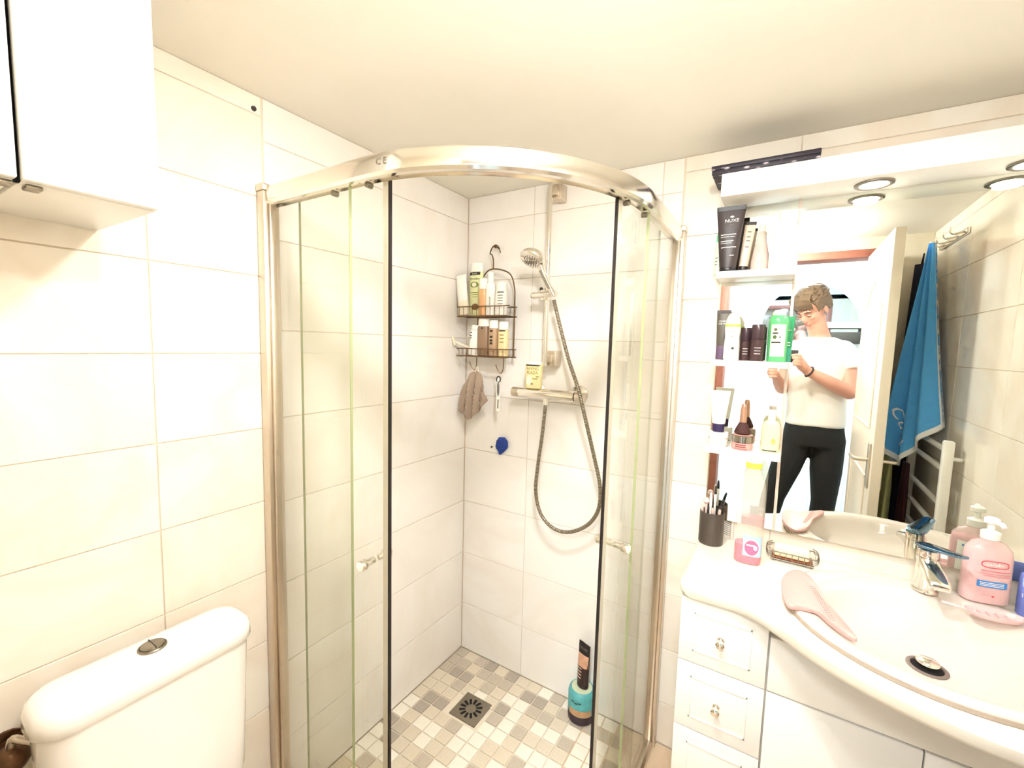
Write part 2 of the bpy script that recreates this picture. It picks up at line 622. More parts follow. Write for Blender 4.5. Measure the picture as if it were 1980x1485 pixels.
# ------------------------------------------------------------------ next room behind the doorway (seen in the mirror)
HALLX0, HALLX1, HALLY = 0.1, 2.5, -3.25
M['hall_wall'] = bpy.data.materials.new('pale_blue_white_wall_tile')
M['hall_wall'].use_nodes = True
_n = M['hall_wall'].node_tree.nodes
_l = M['hall_wall'].node_tree.links
_b = _n.new('ShaderNodeTexBrick')
_b.offset = 0.0
_b.inputs['Color1'].default_value = lin((238, 242, 242))
_b.inputs['Color2'].default_value = lin((236, 240, 242))
_b.inputs['Mortar'].default_value = lin((214, 224, 230))
_b.inputs['Scale'].default_value = 1.0
_b.inputs['Brick Width'].default_value = 0.25
_b.inputs['Row Height'].default_value = 0.33
_b.inputs['Mortar Size'].default_value = 0.004
_g = _n.new('ShaderNodeNewGeometry')
_s = _n.new('ShaderNodeSeparateXYZ')
_c = _n.new('ShaderNodeCombineXYZ')
_ad = _n.new('ShaderNodeMath')
_ad.operation = 'ADD'
_l.new(_g.outputs['Position'], _s.inputs[0])
_l.new(_s.outputs[0], _ad.inputs[0])
_l.new(_s.outputs[1], _ad.inputs[1])
_l.new(_ad.outputs[0], _c.inputs[0])
_l.new(_s.outputs[2], _c.inputs[1])
_l.new(_c.outputs[0], _b.inputs['Vector'])
_l.new(_b.outputs['Color'], _n['Principled BSDF'].inputs['Base Color'])
_n['Principled BSDF'].inputs['Roughness'].default_value = 0.25
struct(MB().box(HALLX0, HALLX1, HALLY - 0.1, HALLY, -0.05, 2.5).build('wall_hall_back', M['hall_wall'], smooth=False))
struct(MB().box(HALLX0 - 0.1, HALLX0, HALLY - 0.1, YD - 0.12, -0.05, 2.5).build('wall_hall_left', M['hall_wall'], smooth=False))
struct(MB().box(HALLX1, HALLX1 + 0.1, HALLY - 0.1, YD - 0.12, -0.05, 2.5).build('wall_hall_right', M['hall_wall'], smooth=False))
struct(MB().box(HALLX0, HALLX1, HALLY, YD - 0.12, -0.08, -0.002).build('floor_hall', pm('pale_blue_floor', (206, 226, 230), 0.35, var=0.08, scale=5), smooth=False))
struct(MB().box(HALLX0, HALLX1, HALLY, YD - 0.12, 2.4, 2.5).build('ceiling_hall', pm('white_hall_ceiling', (238, 240, 240), 0.8, var=0.02), smooth=False))
# the front wall's back side above/around the door also closes the hall (its ceiling is higher)
struct(MB().box(HALLX0, HALLX1, YD - 0.125, YD - 0.12, H + 0.05, 2.4).build('wall_hall_front', M['hall_wall'], smooth=False))
struct(MB().box(XR + 0.12, HALLX1, YD - 0.13, YD - 0.12, -0.05, H + 0.05).build('wall_hall_front_side', M['hall_wall'], smooth=False))
hl = thing('added_hall_lamp', 'added ceiling lamp in the next room, out of view, standing in for its daylight', 'lamp', (1.25, -2.45, 2.4))
MB().lathe([(0.28, 0), (0.28, -0.02), (0.27, -0.03), (0.255, -0.03), (0.25, -0.02), (0.0005, -0.02)], seg=32).build('added_lamp_body', M['white'], hl)

# ------------------------------------------------------------------ shower enclosure
enc = thing('shower_enclosure', 'quadrant shower enclosure of curved clear glass with chrome rails and two open sliding doors', 'shower enclosure', (0.45, -0.45, 0))
def encp(m, name, mats, parent=None, **k):
    o = m.build(name, mats, parent or enc, **k)
    if parent is None:
        o.matrix_parent_inverse = Matrix.Translation((-0.45, 0.45, 0))
    return o
def rail(z0, z1, th, s0=0.0, s1=S_TOT, off=0.012):
    return sheet(path(s0, s1, off, 72), z0, z1, th)
# hollow looking top rail: front bar, rounded, with a lower lip
m = MB()
pts = path(0.02, S_TOT - 0.02, 0.012, 72)
rs = []
prof = [(-0.016, 1.802), (-0.021, 1.808), (-0.023, 1.826), (-0.021, 1.844), (-0.014, 1.85), (0.012, 1.85), (0.015, 1.846), (0.015, 1.80), (0.006, 1.797), (0.006, 1.806), (-0.008, 1.806), (-0.008, 1.80)]
for i, p in enumerate(pts):
    t = (pts[min(i + 1, 72)] - pts[max(i - 1, 0)]).normalized()
    q = Vector((-t.y, t.x, 0))
    rs.append([(p.x + q.x * a, p.y + q.y * a, z) for a, z in prof])
m.rings(rs)
trl = encp(m, 'top_rail', M['chrome'], ang=0.5)
m = MB()
pts = path(0.02, S_TOT - 0.02, 0.012, 72)
rs = []
prof = [(-0.022, 0.0), (-0.022, 0.022), (-0.014, 0.032), (0.012, 0.032), (0.016, 0.024), (0.016, 0.0)]
for i, p in enumerate(pts):
    t = (pts[min(i + 1, 72)] - pts[max(i - 1, 0)]).normalized()
    q = Vector((-t.y, t.x, 0))
    rs.append([(p.x + q.x * a, p.y + q.y * a, z) for a, z in prof])
m.rings(rs)
encp(m, 'bottom_rail', M['chrome_dull'], ang=0.5)
for px0, px1, py0, py1, nm in ((0.001, 0.034, -0.916, -0.873, 'wall_post'), (0.873, 0.916, -0.034, -0.001, 'wall_post')):
    m = MB().box(px0, px1, py0, py1, 0.0, 1.835)
    if px0 < 0.1:
        m.box(0.034, 0.044, -0.905, -0.885, 0.03, 1.81)
        m.box(0.001, 0.036, -0.918, -0.871, 1.835, 1.853)
    else:
        m.box(0.885, 0.905, -0.046, -0.034, 0.03, 1.81)
        m.box(0.871, 0.918, -0.036, -0.001, 1.835, 1.853)
    encp(m, nm, M['chrome_dull'], bev=0.003)
S_L, S_R = 0.352, S_TOT - 0.395
for s0, s1 in ((0.04, S_L), (S_R, S_TOT - 0.04)):
    fx = encp(sheet(path(s0, s1, 0.006, 12), 0.03, 1.803, 0.006), 'fixed_glass', M['glass'], smooth=False)
    e = S_L if s0 < 0.5 else S_R
    a, b = arc_pt(e - 0.0006, 0.006), arc_pt(e + 0.0006, 0.006)
    o = sheet([a, b], 0.03, 1.8, 0.0068).build('glass_edge', M['glass_edge'], fx, smooth=False)
    o.matrix_parent_inverse = Matrix.Identity(4)
D0, D1 = s_ang(6.6), s_ang(74.0)
for k, (s0, s1, edge, back) in enumerate(((0.13, D0, D0, 0.13), (D1, S_TOT - 0.2, D1, S_TOT - 0.2))):
    g = encp(sheet(path(s0, s1, 0.024, 20), 0.04, 1.806, 0.006), 'sliding_door', M['glass'], smooth=False)
    d = 1 if k == 0 else -1
    # magnetic seal strip on the leading edge
    a, b = arc_pt(edge - 0.001 * d, 0.026), arc_pt(edge + 0.005 * d, 0.026)
    sheet([a, b], 0.04, 1.802, 0.006).build('seal_strip', M['seal'], g, smooth=False)
    a, b = arc_pt(edge - 0.016 * d, 0.026), arc_pt(edge - 0.001 * d, 0.026)
    sheet([a, b], 0.04, 1.802, 0.007).build('clear_seal', pm('clear_seal_%d' % k, (226, 218, 200), 0.3, alpha_tr=0.4), g, smooth=False)
    a, b = arc_pt(back - 0.0002, 0.024), arc_pt(back + 0.0002, 0.024)
    sheet([a, b], 0.04, 1.802, 0.0062).build('glass_edge', M['glass_edge'], g, smooth=False)
    ks = s_ang(1.5) if k == 0 else s_ang(80)
    c = arc_pt(ks, 0.024)
    t = (arc_pt(ks + 0.01, 0.024) - arc_pt(ks - 0.01, 0.024)).normalized()
    q = Vector((t.y, -t.x, 0))
    z = Vector((0, 0, 0.925 if k == 0 else 0.935))
    m = MB()
    m.tube([c + z - q * 0.047, c + z - q * 0.044, c + z - q * 0.03, c + z - q * 0.024, c + z - q * 0.004], 0.01, 18, radii=[0.011, 0.0125, 0.0125, 0.008, 0.008])
    m.tube([c + z + q * 0.004, c + z + q * 0.024, c + z + q * 0.03, c + z + q * 0.044, c + z + q * 0.047], 0.01, 18, radii=[0.008, 0.008, 0.0125, 0.0125, 0.011])
    m.build('knob', M['chrome'], g)
    for s in ((0.28, 0.40) if k == 0 else (D1 + 0.03, D1 + 0.15)):
        c = arc_pt(s, 0.02)
        t = (arc_pt(s + 0.01, 0.02) - arc_pt(s - 0.01, 0.02)).normalized()
        q = Vector((t.y, -t.x, 0))
        m = MB()
        m.cyl(c + Vector((0, 0, 1.797)) - q * 0.006, c + Vector((0, 0, 1.797)) + q * 0.008, 0.007, 14)
        m.build('roller', M['steel'], g)
# CE mark on the rail
def rail_face(s, z):
    p = arc_pt(s, 0.012)
    t = (arc_pt(s + 0.01, 0.012) - arc_pt(s - 0.01, 0.012)).normalized()
    q = Vector((t.y, -t.x, 0))
    return p + q * 0.0236 + Vector((0, 0, z))
text_on(lambda u, v: rail_face(u, v), 'C E', 0.019, s_ang(7.5), 1.827, M['ink_grey'], trl)

# ------------------------------------------------------------------ shower drain
dr = thing('shower_drain', 'square steel drain grate with a ring of slots in the mosaic floor', 'drain', (0.257, -0.263, 0.0))
MB().box(-0.061, 0.061, -0.061, 0.061, -0.004, 0.0015).build('grate_plate', M['steel'], dr, bev=0.001)
m = MB()
for k in range(12):
    a = 2 * PI * k / 12 + 0.12
    c, s = math.cos(a), math.sin(a)
    p = [(c * 0.022 - s * 0.0042, s * 0.022 + c * 0.0042), (c * 0.022 + s * 0.0042, s * 0.022 - c * 0.0042), (c * 0.046 + s * 0.0052, s * 0.046 - c * 0.0052), (c * 0.046 - s * 0.0052, s * 0.046 + c * 0.0052)]
    MB().prism(p, 0.0012, 0.0019).build('drain_slot', M['dark'], dr, smooth=False)
del m

# ------------------------------------------------------------------ shower rail, head, hose, mixer
XB, YB = 0.432, -0.062
rl = thing('shower_rail', 'chrome riser rail with grey wall brackets holding the hand shower', 'shower rail', (XB, 0, 1.37))
o = MB().lathe([(0.0095, 0), (0.0105, 0.004), (0.0105, 0.676), (0.0095, 0.68)], (0, YB, 0), 16).build('riser_bar', M['chrome'], rl)
for z in (0.03, 0.655):
    MB().box(0.006, 0.040, -0.052, 0.0, z - 0.03, z + 0.03).box(-0.012, 0.03, YB - 0.004, YB + 0.02, z - 0.016, z + 0.016).build('wall_bracket', M['chrome_dull'], rl, bev=0.003)
slz = P(1052, 570, 1, YB - 0.03).z - 1.37
m = MB().cyl((-0.045, YB - 0.016, slz), (0.05, YB - 0.022, slz + 0.004), 0.0125, 16)
m.cyl((-0.06, YB - 0.016, slz), (-0.045, YB - 0.016, slz), 0.009, 12, 0.015)
m.box(-0.016, 0.016, YB - 0.024, YB + 0.016, slz - 0.018, slz + 0.02)
sl = m.build('slider', M['chrome'], rl, bev=0.002)
MB().ball((-0.018, YB - 0.014, slz + 0.024), 0.007).build('slider_button', M['black'], sl)
# hand shower
hp = P(1028, 505, 1, -0.155)
hb = P(1066, 562, 1, -0.095)
hs = thing('hand_shower', 'round chrome hand shower clipped into the riser slider', 'shower head', hp)
ax = (Vector((-0.12, -0.5, -0.86))).normalized()       # spray direction
rot = Vector((0, 0, 1)).rotation_difference(-ax).to_matrix().to_4x4()
m = MB().lathe([(0.0005, -0.0), (0.041, -0.0), (0.046, 0.003), (0.049, 0.01), (0.047, 0.02), (0.038, 0.03), (0.02, 0.036), (0.0005, 0.038)], seg=32)
m.xform(rot)
m.build('head_shell', M['chrome'], hs, ang=0.9)
m = MB()
for rr, cnt in ((0.009, 6), (0.019, 12), (0.029, 18)):
    for k in range(cnt):
        a = 2 * PI * k / cnt
        m.lathe([(0.0018, -0.003), (0.0018, 0.001)], (rr * math.cos(a), rr * math.sin(a), 0), 6)
m.xform(rot)
m.build('spray_nozzles', M['ink_grey'], hs)['kind'] = 'stuff'
a0 = -ax * 0.022
a1 = hb - hp
m = MB().tube(smooth_path([a0 + Vector((0.012, 0.006, -0.008)), a0.lerp(a1, 0.3) + Vector((0.006, 0, 0.004)), a0.lerp(a1, 0.65), a1, a1 + (a1 - a0).normalized() * 0.02], 5), 0.011, 14)
m.build('handle', M['chrome'], hs)
m = MB()
dd = (a1 - a0).normalized()
sd = dd.cross(Vector((0, 1, 0))).normalized()
m.tube([a0.lerp(a1, 0.42) + Vector((0, -0.0125, 0)), a0.lerp(a1, 0.95) + Vector((0, -0.0105, 0))], 0.0045, 8)
m.build('grip_strip', M['steel'], hs)
# hose
YH = -0.085
hpx = [(1071, 580, -0.1), (1084, 635, -0.1), (1100, 697, -0.11), (1118, 752, -0.13), (1133, 815, -0.12), (1148, 880, -0.1), (1160, 940, -0.09), (1157, 985, -0.085), (1136, 1015, -0.08),
       (1100, 1029, -0.08), (1068, 1020, -0.08), (1045, 992, -0.08), (1036, 950, -0.08), (1040, 900, -0.08), (1048, 845, -0.08), (1053, 800, -0.08), (1055, 782, -0.08)]
hpts = smooth_path([P(x, y, 1, d) for x, y, d in hpx], 26)
# resample to even spacing, dark grooves between the ribs
seg = []
step = 0.0018
last = hpts[0]
seg.append(last)
for q in hpts[1:]:
    while (q - last).length >= step:
        last = last + (q - last).normalized() * step
        seg.append(last)
rad = [(0.0076, 0.0076, 0.0058)[i % 3] for i in range(len(seg))]
hm_ = MB().tube(seg, 0.007, 10, radii=rad)
for i in range(len(seg) - 1):
    if i % 3:
        for k in range(10):
            hm_.mi[i * 10 + k] = 1
hz = hm_.build('shower_hose', [pm('ribbed_chrome_hose', (206, 198, 182), 0.25, 1.0, var=0.1), pm('hose_groove', (92, 80, 58), 0.5, 0.5)], None, ang=3.2)
tag(hz, 'ribbed metal shower hose hanging in a long loop below the mixer', 'hose')
# mixer
mxp = P(1060, 763, 1, -0.075)
mx_ = thing('shower_mixer', 'chrome thermostatic bar mixer with round wall rosettes', 'mixer tap', (mxp.x, 0, mxp.z))
xl, xr_ = P(992, 757, 1, -0.075).x - mxp.x, P(1131, 770, 1, -0.075).x - mxp.x
m = MB().cyl((xl + 0.035, -0.075, 0), (xr_ - 0.04, -0.075, 0), 0.0205, 24)
m.build('mixer_body', M['chrome'], mx_)
MB().tube([(xl - 0.002, -0.075, 0), (xl, -0.075, 0), (xl + 0.03, -0.075, 0), (xl + 0.034, -0.075, 0)], 0.02, 24, radii=[0.017, 0.0195, 0.0195, 0.017]).build('temperature_knob', M['chrome_dull'], mx_)
MB().tube([(xr_ - 0.038, -0.075, 0), (xr_ - 0.034, -0.075, 0), (xr_ - 0.002, -0.075, 0), (xr_, -0.075, 0)], 0.02, 24, radii=[0.017, 0.0195, 0.0195, 0.017]).build('flow_knob', M['chrome_dull'], mx_)
for x in (xl + 0.075, xr_ - 0.05):
    MB().tube([(x, -0.001, 0.004), (x, -0.01, 0.004), (x, -0.022, 0.004), (x, -0.06, 0.002)], 0.03, 24, radii=[0.034, 0.034, 0.018, 0.016]).build('rosette', M['chrome'], mx_)
hx = P(1055, 775, 1, -0.08).x - mxp.x
MB().lathe([(0.009, -0.042), (0.0115, -0.04), (0.0115, -0.012), (0.009, -0.01)], (hx, -0.078, 0), 16).build('hose_outlet', M['chrome'], mx_)

# ------------------------------------------------------------------ generic bottles
def bottle(name, label, cat, x, y, z, w, d, h, body, cap, shape='round', cap_h=0.2, cap_w=0.6, e=2.0, rz=0.0, rx=0.0, ry=0.0, group=None, shoulder=0.1):
    """bottle with body and cap; returns (thing, body loft)"""
    t = thing(name, label, cat, (x, y, z), rz, group, rx, ry)
    hb_ = h * (1 - cap_h)
    r, q = w / 2, d / 2
    s = [(0, r * 0.9, q * 0.9, e), (0.004, r, q, e), (hb_ * (1 - shoulder) - 0.004, r, q, e)]
    cw = r * cap_w
    s += [(hb_ * (1 - shoulder * 0.5), r * 0.88 + cw * 0.06, q * 0.88, e), (hb_ * (1 - shoulder * 0.15), (r + cw) / 2, (q + min(cw, q)) / 2, e), (hb_, cw * 0.92, min(cw, q) * 0.92, 2.0)]
    L = Loft(s)
    L.mb().build('bottle_body', body, t, ang=0.8)
    cq = min(cw, q)
    Loft([(hb_ - 0.001, cw * 0.98, cq * 0.98, 2.0), (hb_ + 0.001, cw, cq, 2.0), (h - 0.003, cw * 0.97, cq * 0.97, 2.0), (h, cw * 0.88, cq * 0.88, 2.0)]).mb().build('cap', cap, t, ang=0.8)
    return t, L

def squeeze_tube(name, label, cat, x, y, z, w_bot, w_top, d, h, body, cap, cap_h=0.2, cap_w=0.8, cap_top=False, rz=0.0, rx=0.0, ry=0.0, crimp=None, group=None):
    """squeeze tube: round at the cap end, flat crimped other end (cap down unless cap_top)"""
    t = thing(name, label, cat, (x, y, z), rz, group, rx, ry)
    ch = h * cap_h
    a, b = w_bot / 2, w_top / 2
    s = [(ch, a * 0.95, d / 2, 2.0), (ch + 0.003, a, d / 2, 2.0), (ch + (h - ch) * 0.5, (a + b) / 2, d / 2 * 0.8, 2.2), (h * 0.93, b * 0.99, d * 0.1, 2.6), (h * 0.935, b, 0.0016, 4), (h, b, 0.0016, 4)]
    L = Loft(s)
    mats = [body]
    L.mb().build('tube_body', body, t, ang=0.6)
    if crimp:
        Loft([(h * 0.94, b * 1.004, 0.002, 4), (h * 1.002, b * 1.004, 0.002, 4)]).mb().build('crimp', crimp, t)
    Loft([(0, a * cap_w * 0.96, d / 2 * cap_w * 0.96, 2.0), (0.002, a * cap_w, d / 2 * cap_w, 2.0), (ch - 0.001, a * cap_w, d / 2 * cap_w, 2.0), (ch + 0.001, a * cap_w * 0.96, d / 2 * cap_w * 0.96, 2.0)]).mb().build('cap', cap, t)
    return t, L

def bars(L, rows, mat, parent, name='print_lines'):
    """flat printed lines too small to read: rows = [(x0, x1, z, thickness)]"""
    m = MB()
    for x0, x1, z, th in rows:
        q = L.patch(x0, x1, z - th / 2, z + th / 2, 0.0009, 6, 1)
        m.add(q.v, q.f)
    o = m.build(name, mat, parent, smooth=False)
    o['kind'] = 'stuff'
    return o

# ------------------------------------------------------------------ wire caddy with bottles
YF, YK = -0.115, -0.035
cx0, cx1 = P(886, 600, 1, -0.11).x, P(983, 600, 1, -0.10).x
zt1, zb1 = P(940, 592, 1, YF).z, P(940, 611, 1, YF).z
zt2, zb2 = P(940, 675, 1, YF).z, P(940, 690, 1, YF).z
hk = P(957, 476, 1, -0.03)
cad = thing('wire_caddy', 'two-tier bronze wire shower caddy hanging in the corner', 'shower caddy', (hk.x, -0.02, zb2))
CL = Vector((hk.x, -0.02, zb2))
def cp(m, name, mat, parent=cad):
    m.v = [v - CL for v in m.v]
    return m.build(name, mat, parent)
YA = YK - 0.012
ztop = P(955, 520, 1, YA).z
xa = P(954, 520, 1, YA).x
xal, xar = xa - 0.075, cx1 - 0.004
zs_ = ztop - zt1
arch = [(xar, YA, zb2), (xar, YA, zt1), (xar - 0.004, YA, zt1 + zs_ * 0.5), (xar - 0.03, YA, zt1 + zs_ * 0.86), (xa, YA, ztop), (xa - 0.045, YA, zt1 + zs_ * 0.86), (xal, YA, zt1 + zs_ * 0.45), (xal, YA, zt1), (xal, YA, zb2)]
cp(MB().tube(smooth_path(arch, 7), 0.0028, 8), 'arch_frame', M['wire'])
h1 = hk
hkp = [(xa, YA, ztop), (xa - 0.001, YA, ztop + 0.035), (xa - 0.012, YA + 0.006, ztop + 0.058), (h1.x - 0.022, -0.032, h1.z - 0.028), (h1.x - 0.014, -0.03, h1.z - 0.006), (h1.x + 0.003, -0.028, h1.z + 0.0045), (h1.x + 0.02, -0.03, h1.z - 0.008), (h1.x + 0.03, -0.033, h1.z - 0.03)]
cp(MB().tube(smooth_path(hkp, 7), 0.0026, 8), 'hanging_hook', M['wire'])
for zt, zb, nm in ((zt1, zb1, 'basket'), (zt2, zb2, 'basket')):
    m = MB()
    rect = [(cx0, YF), (cx1, YF), (cx1, YK), (cx0, YK)]
    for zz, rr in ((zt, 0.0022), (zb, 0.0028)):
        m.tube([(x, y, zz) for x, y in rect], rr, 8, closed=True)
    n = 11
    for i in range(n):
        x = cx0 + (cx1 - cx0) * (i + 0.5) / n
        m.tube([(x, YF, zt), (x, YF, zb), (x, YK, zb), (x, YK, zt)], 0.0011, 6)
    for y in (-0.045, -0.08):
        m.tube([(cx0, y, zt), (cx0, y, zb), (cx1, y, zb), (cx1, y, zt)], 0.0012, 6)
    m.tube([(cx1, YF, zt), (cx1 + 0.014, YF, zt)], 0.0026, 6)
    cp(m, nm, M['wire'])
for px, py in ((916, 715), (967, 722)):
    b = P(px, py, 1, YF + 0.03)
    x, z = b.x, b.z
    cp(MB().tube(smooth_path([(x + 0.014, YF + 0.03, zb2), (x + 0.014, YF + 0.03, z + 0.02), (x + 0.004, YF + 0.03, z), (x - 0.008, YF + 0.025, z + 0.012), (x - 0.016, YF + 0.02, z + 0.035)], 6), 0.002, 8), 'hook', M['wire'])
sc_ = thing('caddy_screw', 'dark screw in the shower wall holding the wire caddy hook', 'screw', (hk.x + 0.002, 0, hk.z - 0.003))
MB().tube([(0, -0.0002, 0), (0, -0.028, 0), (0, -0.0285, 0), (0, -0.032, 0)], 0.003, 10, radii=[0.003, 0.003, 0.0065, 0.0055]).build('screw_body', M['wire'], sc_)

Z1, Z2 = zb1 + 0.0045, zb2 + 0.0045
def onc(l, r, t, b, y=-0.065):
    return span(l, r, t, b, y)
cxx, cw, _, chh = onc(880, 916, 530, 608)
t, L = squeeze_tube('shower_bottle', 'white tilted bottle with a rounded cream cap at the left of the upper caddy basket', 'bottle', cxx + 0.02, -0.088, Z1 + 0.003, 0.05, 0.052, 0.03, chh * 0.98, M['plastic'], M['cream'], 0.34, 1.02, ry=-0.13)
cxx, cw, _, chh = onc(903, 941, 502, 605, -0.04)
green = pm('pale_green_tube', (226, 226, 172), 0.45, var=0.06)
t, L = bottle('shower_gel_tube', 'pale green shower gel bottle with black band and white cap in the caddy', 'bottle', cxx + 0.012, -0.058, Z1, 0.066, 0.03, chh * 0.98, green, M['plastic'], cap_h=0.16, cap_w=0.95, e=2.6, shoulder=0.03)
h = chh * 0.98
L.patch(-0.027, 0.027, h * 0.77, h * 0.825, 0.0008).build('black_band', M['ink'], t)
text_loft(L, 'le petit', 0.009, 0, h * 0.797, M['ink_white'], t, eps=0.0014)
text_loft(L, 'Marseillais', 0.0125, 0, h * 0.70, pm('green_print', (70, 92, 30), 0.6), t)
L.disc(0, h * 0.59, 0.021, 0.012).build('emblem', pm('green_emblem', (118, 132, 60), 0.6), t)
L.disc(0, h * 0.59, 0.012, 0.009, 0.0015).build('emblem_center', M['cream'], t)
bars(L, [(-0.018, 0.02, h * 0.44, 0.004), (-0.014, 0.02, h * 0.40, 0.003), (-0.01, 0.018, h * 0.36, 0.002)], pm('olive_print', (128, 140, 60), 0.6), t)
L.disc(0.006, h * 0.17, 0.018, 0.014).build('nut_picture', pm('brown_print', (120, 82, 50), 0.6, var=0.5, scale=60), t)
cxx, cw, _, chh = onc(928, 944, 537, 609, -0.085)
bottle('amber_bottle', 'slim amber bottle with a white cap in the upper caddy basket', 'bottle', cxx + 0.004, -0.094, Z1, 0.038, 0.034, chh * 0.97, pm('amber_plastic', (226, 172, 118), 0.3, var=0.1), M['plastic'], cap_h=0.28, cap_w=1.0, shoulder=0.05)
cxx, cw, _, chh = onc(941, 960, 524, 609, -0.075)
t, L = bottle('white_lotion_bottle', 'tall white lotion bottle with small dark vertical lettering in the caddy', 'bottle', cxx + 0.006, -0.09, Z1, 0.042, 0.036, chh * 0.97, M['plastic'], M['plastic'], cap_h=0.25, cap_w=0.6)
text_loft(L, 'CAUDALIE', 0.008, 0.008, chh * 0.3, M['ink'], t, rot=PI / 2)
cxx, cw, _, chh = onc(960, 981, 545, 609, -0.075)
t, L = bottle('white_shampoo_bottle', 'short white shampoo bottle with a dark band at the right of the upper basket', 'bottle', cxx + 0.006, -0.088, Z1, 0.05, 0.04, chh * 0.97, M['plastic'], M['plastic'], cap_h=0.24, cap_w=0.9, e=2.6)
L.patch(-0.008, 0.02, chh * 0.66, chh * 0.69).build('dark_band', M['ink'], t)
bars(L, [(-0.004, 0.018, chh * k, 0.003) for k in (0.58, 0.5, 0.42, 0.33)], M['ink_grey'], t)
# lower basket
cxx, cw, _, chh = onc(900, 926, 630, 689, -0.075)
t, L = bottle('white_conditioner_bottle', 'white bottle leaning at the left of the lower caddy basket', 'bottle', cxx + 0.014, -0.082, Z2, 0.046, 0.034, chh * 0.97, M['plastic'], M['plastic'], cap_h=0.12, cap_w=0.9, e=2.4, ry=0.1)
bars(L, [(-0.018, -0.006, chh * k, 0.004) for k in (0.62, 0.72, 0.55)], M['ink'], t)
cxx, cw, _, chh = onc(926, 949, 618, 690, -0.07)
brn = pm('brown_shampoo', (146, 118, 92), 0.4, var=0.1, scale=60)
t, L = bottle('brown_shampoo_bottle', 'brown bottle with a white cap in the middle of the lower basket', 'bottle', cxx + 0.004, -0.084, Z2, 0.054, 0.036, chh * 0.97, brn, M['plastic'], cap_h=0.2, cap_w=0.96, e=2.8, shoulder=0.04)
L.disc(0.004, chh * 0.72, 0.004, 0.004).build('logo_dot', M['ink'], t)
cxx, cw, _, chh = onc(948, 965, 620, 690, -0.075)
t, L = bottle('brown_gel_bottle', 'narrow brown bottle with dark print and white cap beside the cream one', 'bottle', cxx + 0.004, -0.088, Z2, 0.04, 0.034, chh * 0.97, pm('light_brown_gel', (178, 148, 116), 0.4, var=0.1), M['plastic'], cap_h=0.22, cap_w=0.98, e=2.8, shoulder=0.04)
bars(L, [(-0.008, 0.006, chh * k, 0.008) for k in (0.68, 0.52, 0.42, 0.34)], M['ink'], t)
cxx, cw, _, chh = onc(965, 983, 622, 690, -0.075)
t, L = bottle('cream_shampoo_bottle', 'cream bottle with a dark band at the right of the lower basket', 'bottle', cxx + 0.006, -0.086, Z2, 0.042, 0.034, chh * 0.97, pm('cream_yellow', (232, 212, 160), 0.4), M['plastic'], cap_h=0.22, cap_w=0.98, e=2.8, shoulder=0.04)
L.patch(-0.012, 0.016, chh * 0.7, chh * 0.735).build('dark_band', M['ink'], t)
bars(L, [(-0.008, 0.012, chh * k, 0.004) for k in (0.6, 0.5, 0.4)], pm('tan_print', (170, 130, 80), 0.6), t)
# razor
a, b = P(874, 658, 1, -0.1), P(903, 672, 1, -0.095)
rz_ = thing('safety_razor', 'cream razor lying across the left end of the lower caddy basket', 'razor', (b.x, b.y, zt2 + 0.004))
dv = a - b
dv.z = 0.03
MB().tube([Vector((0.01, 0, 0)), dv * 0.4, dv * 0.8], 0.004, 8, radii=[0.0035, 0.0055, 0.004]).build('razor_handle', M['cream'], rz_)
q = MB().box(-0.02, 0.02, -0.006, 0.006, -0.005, 0.005)
q.xform(Matrix.Translation(dv * 0.86) @ Matrix.Rotation(1.2, 4, 'Y'))
q.build('razor_head', M['cream'], rz_, bev=0.002)

# wash cloth on the left hook
c0 = P(916, 716, 1, -0.085)
wc = thing('wash_cloth', 'greyish brown wash cloth hanging in folds from the left caddy hook', 'wash cloth', (c0.x, -0.085, c0.z))
out = [(912, 720), (922, 716), (930, 722), (936, 750), (941, 775), (930, 792), (915, 806), (905, 812), (895, 802), (886, 788), (889, 772), (897, 745), (906, 725)]
op = [P(x, y, 1, -0.085) - Vector((c0.x, -0.085, c0.z)) for x, y in out]
cc = sum(op, Vector()) / len(op)
m = MB()
rs = []
prm = []
for i in range(len(op)):
    a, b = op[i], op[(i + 1) % len(op)]
    for k in range(4):
        prm.append(a.lerp(b, k / 4))
for side in (-1, 1):
    base = len(m.v)
    vs, fs = [], []
    R = 7
    for j in range(R + 1):
        f = j / R
        for p in prm:
            q = cc.lerp(p, f)
            fold = 0.010 * math.sin((q.x - 0.12 * q.z) * 165) * (0.3 + 0.7 * min(1, -q.z * 14))
            th = 0.010 * math.sqrt(max(0, 1 - f ** 3))
            vs.append((q.x, fold + side * th, q.z))
    n = len(prm)
    for j in range(R):
        for k in range(n):
            k2 = (k + 1) % n
            fs.append((j * n + k, j * n + k2, (j + 1) * n + k2, (j + 1) * n + k))
    m.add(vs, fs)
m.build('cloth_body', pm('greyish_pink_terry', (160, 140, 122), 0.95, var=0.12, scale=260, bump=0.7), wc)
MB().tube(smooth_path([(op[1].x - 0.008, 0, op[1].z - 0.01), (op[1].x - 0.004, 0, op[1].z + 0.012), (op[1].x + 0.004, 0, op[1].z + 0.012), (op[1].x + 0.008, 0, op[1].z - 0.01)], 5), 0.0015, 6).build('hanging_loop', M['cream'], wc)
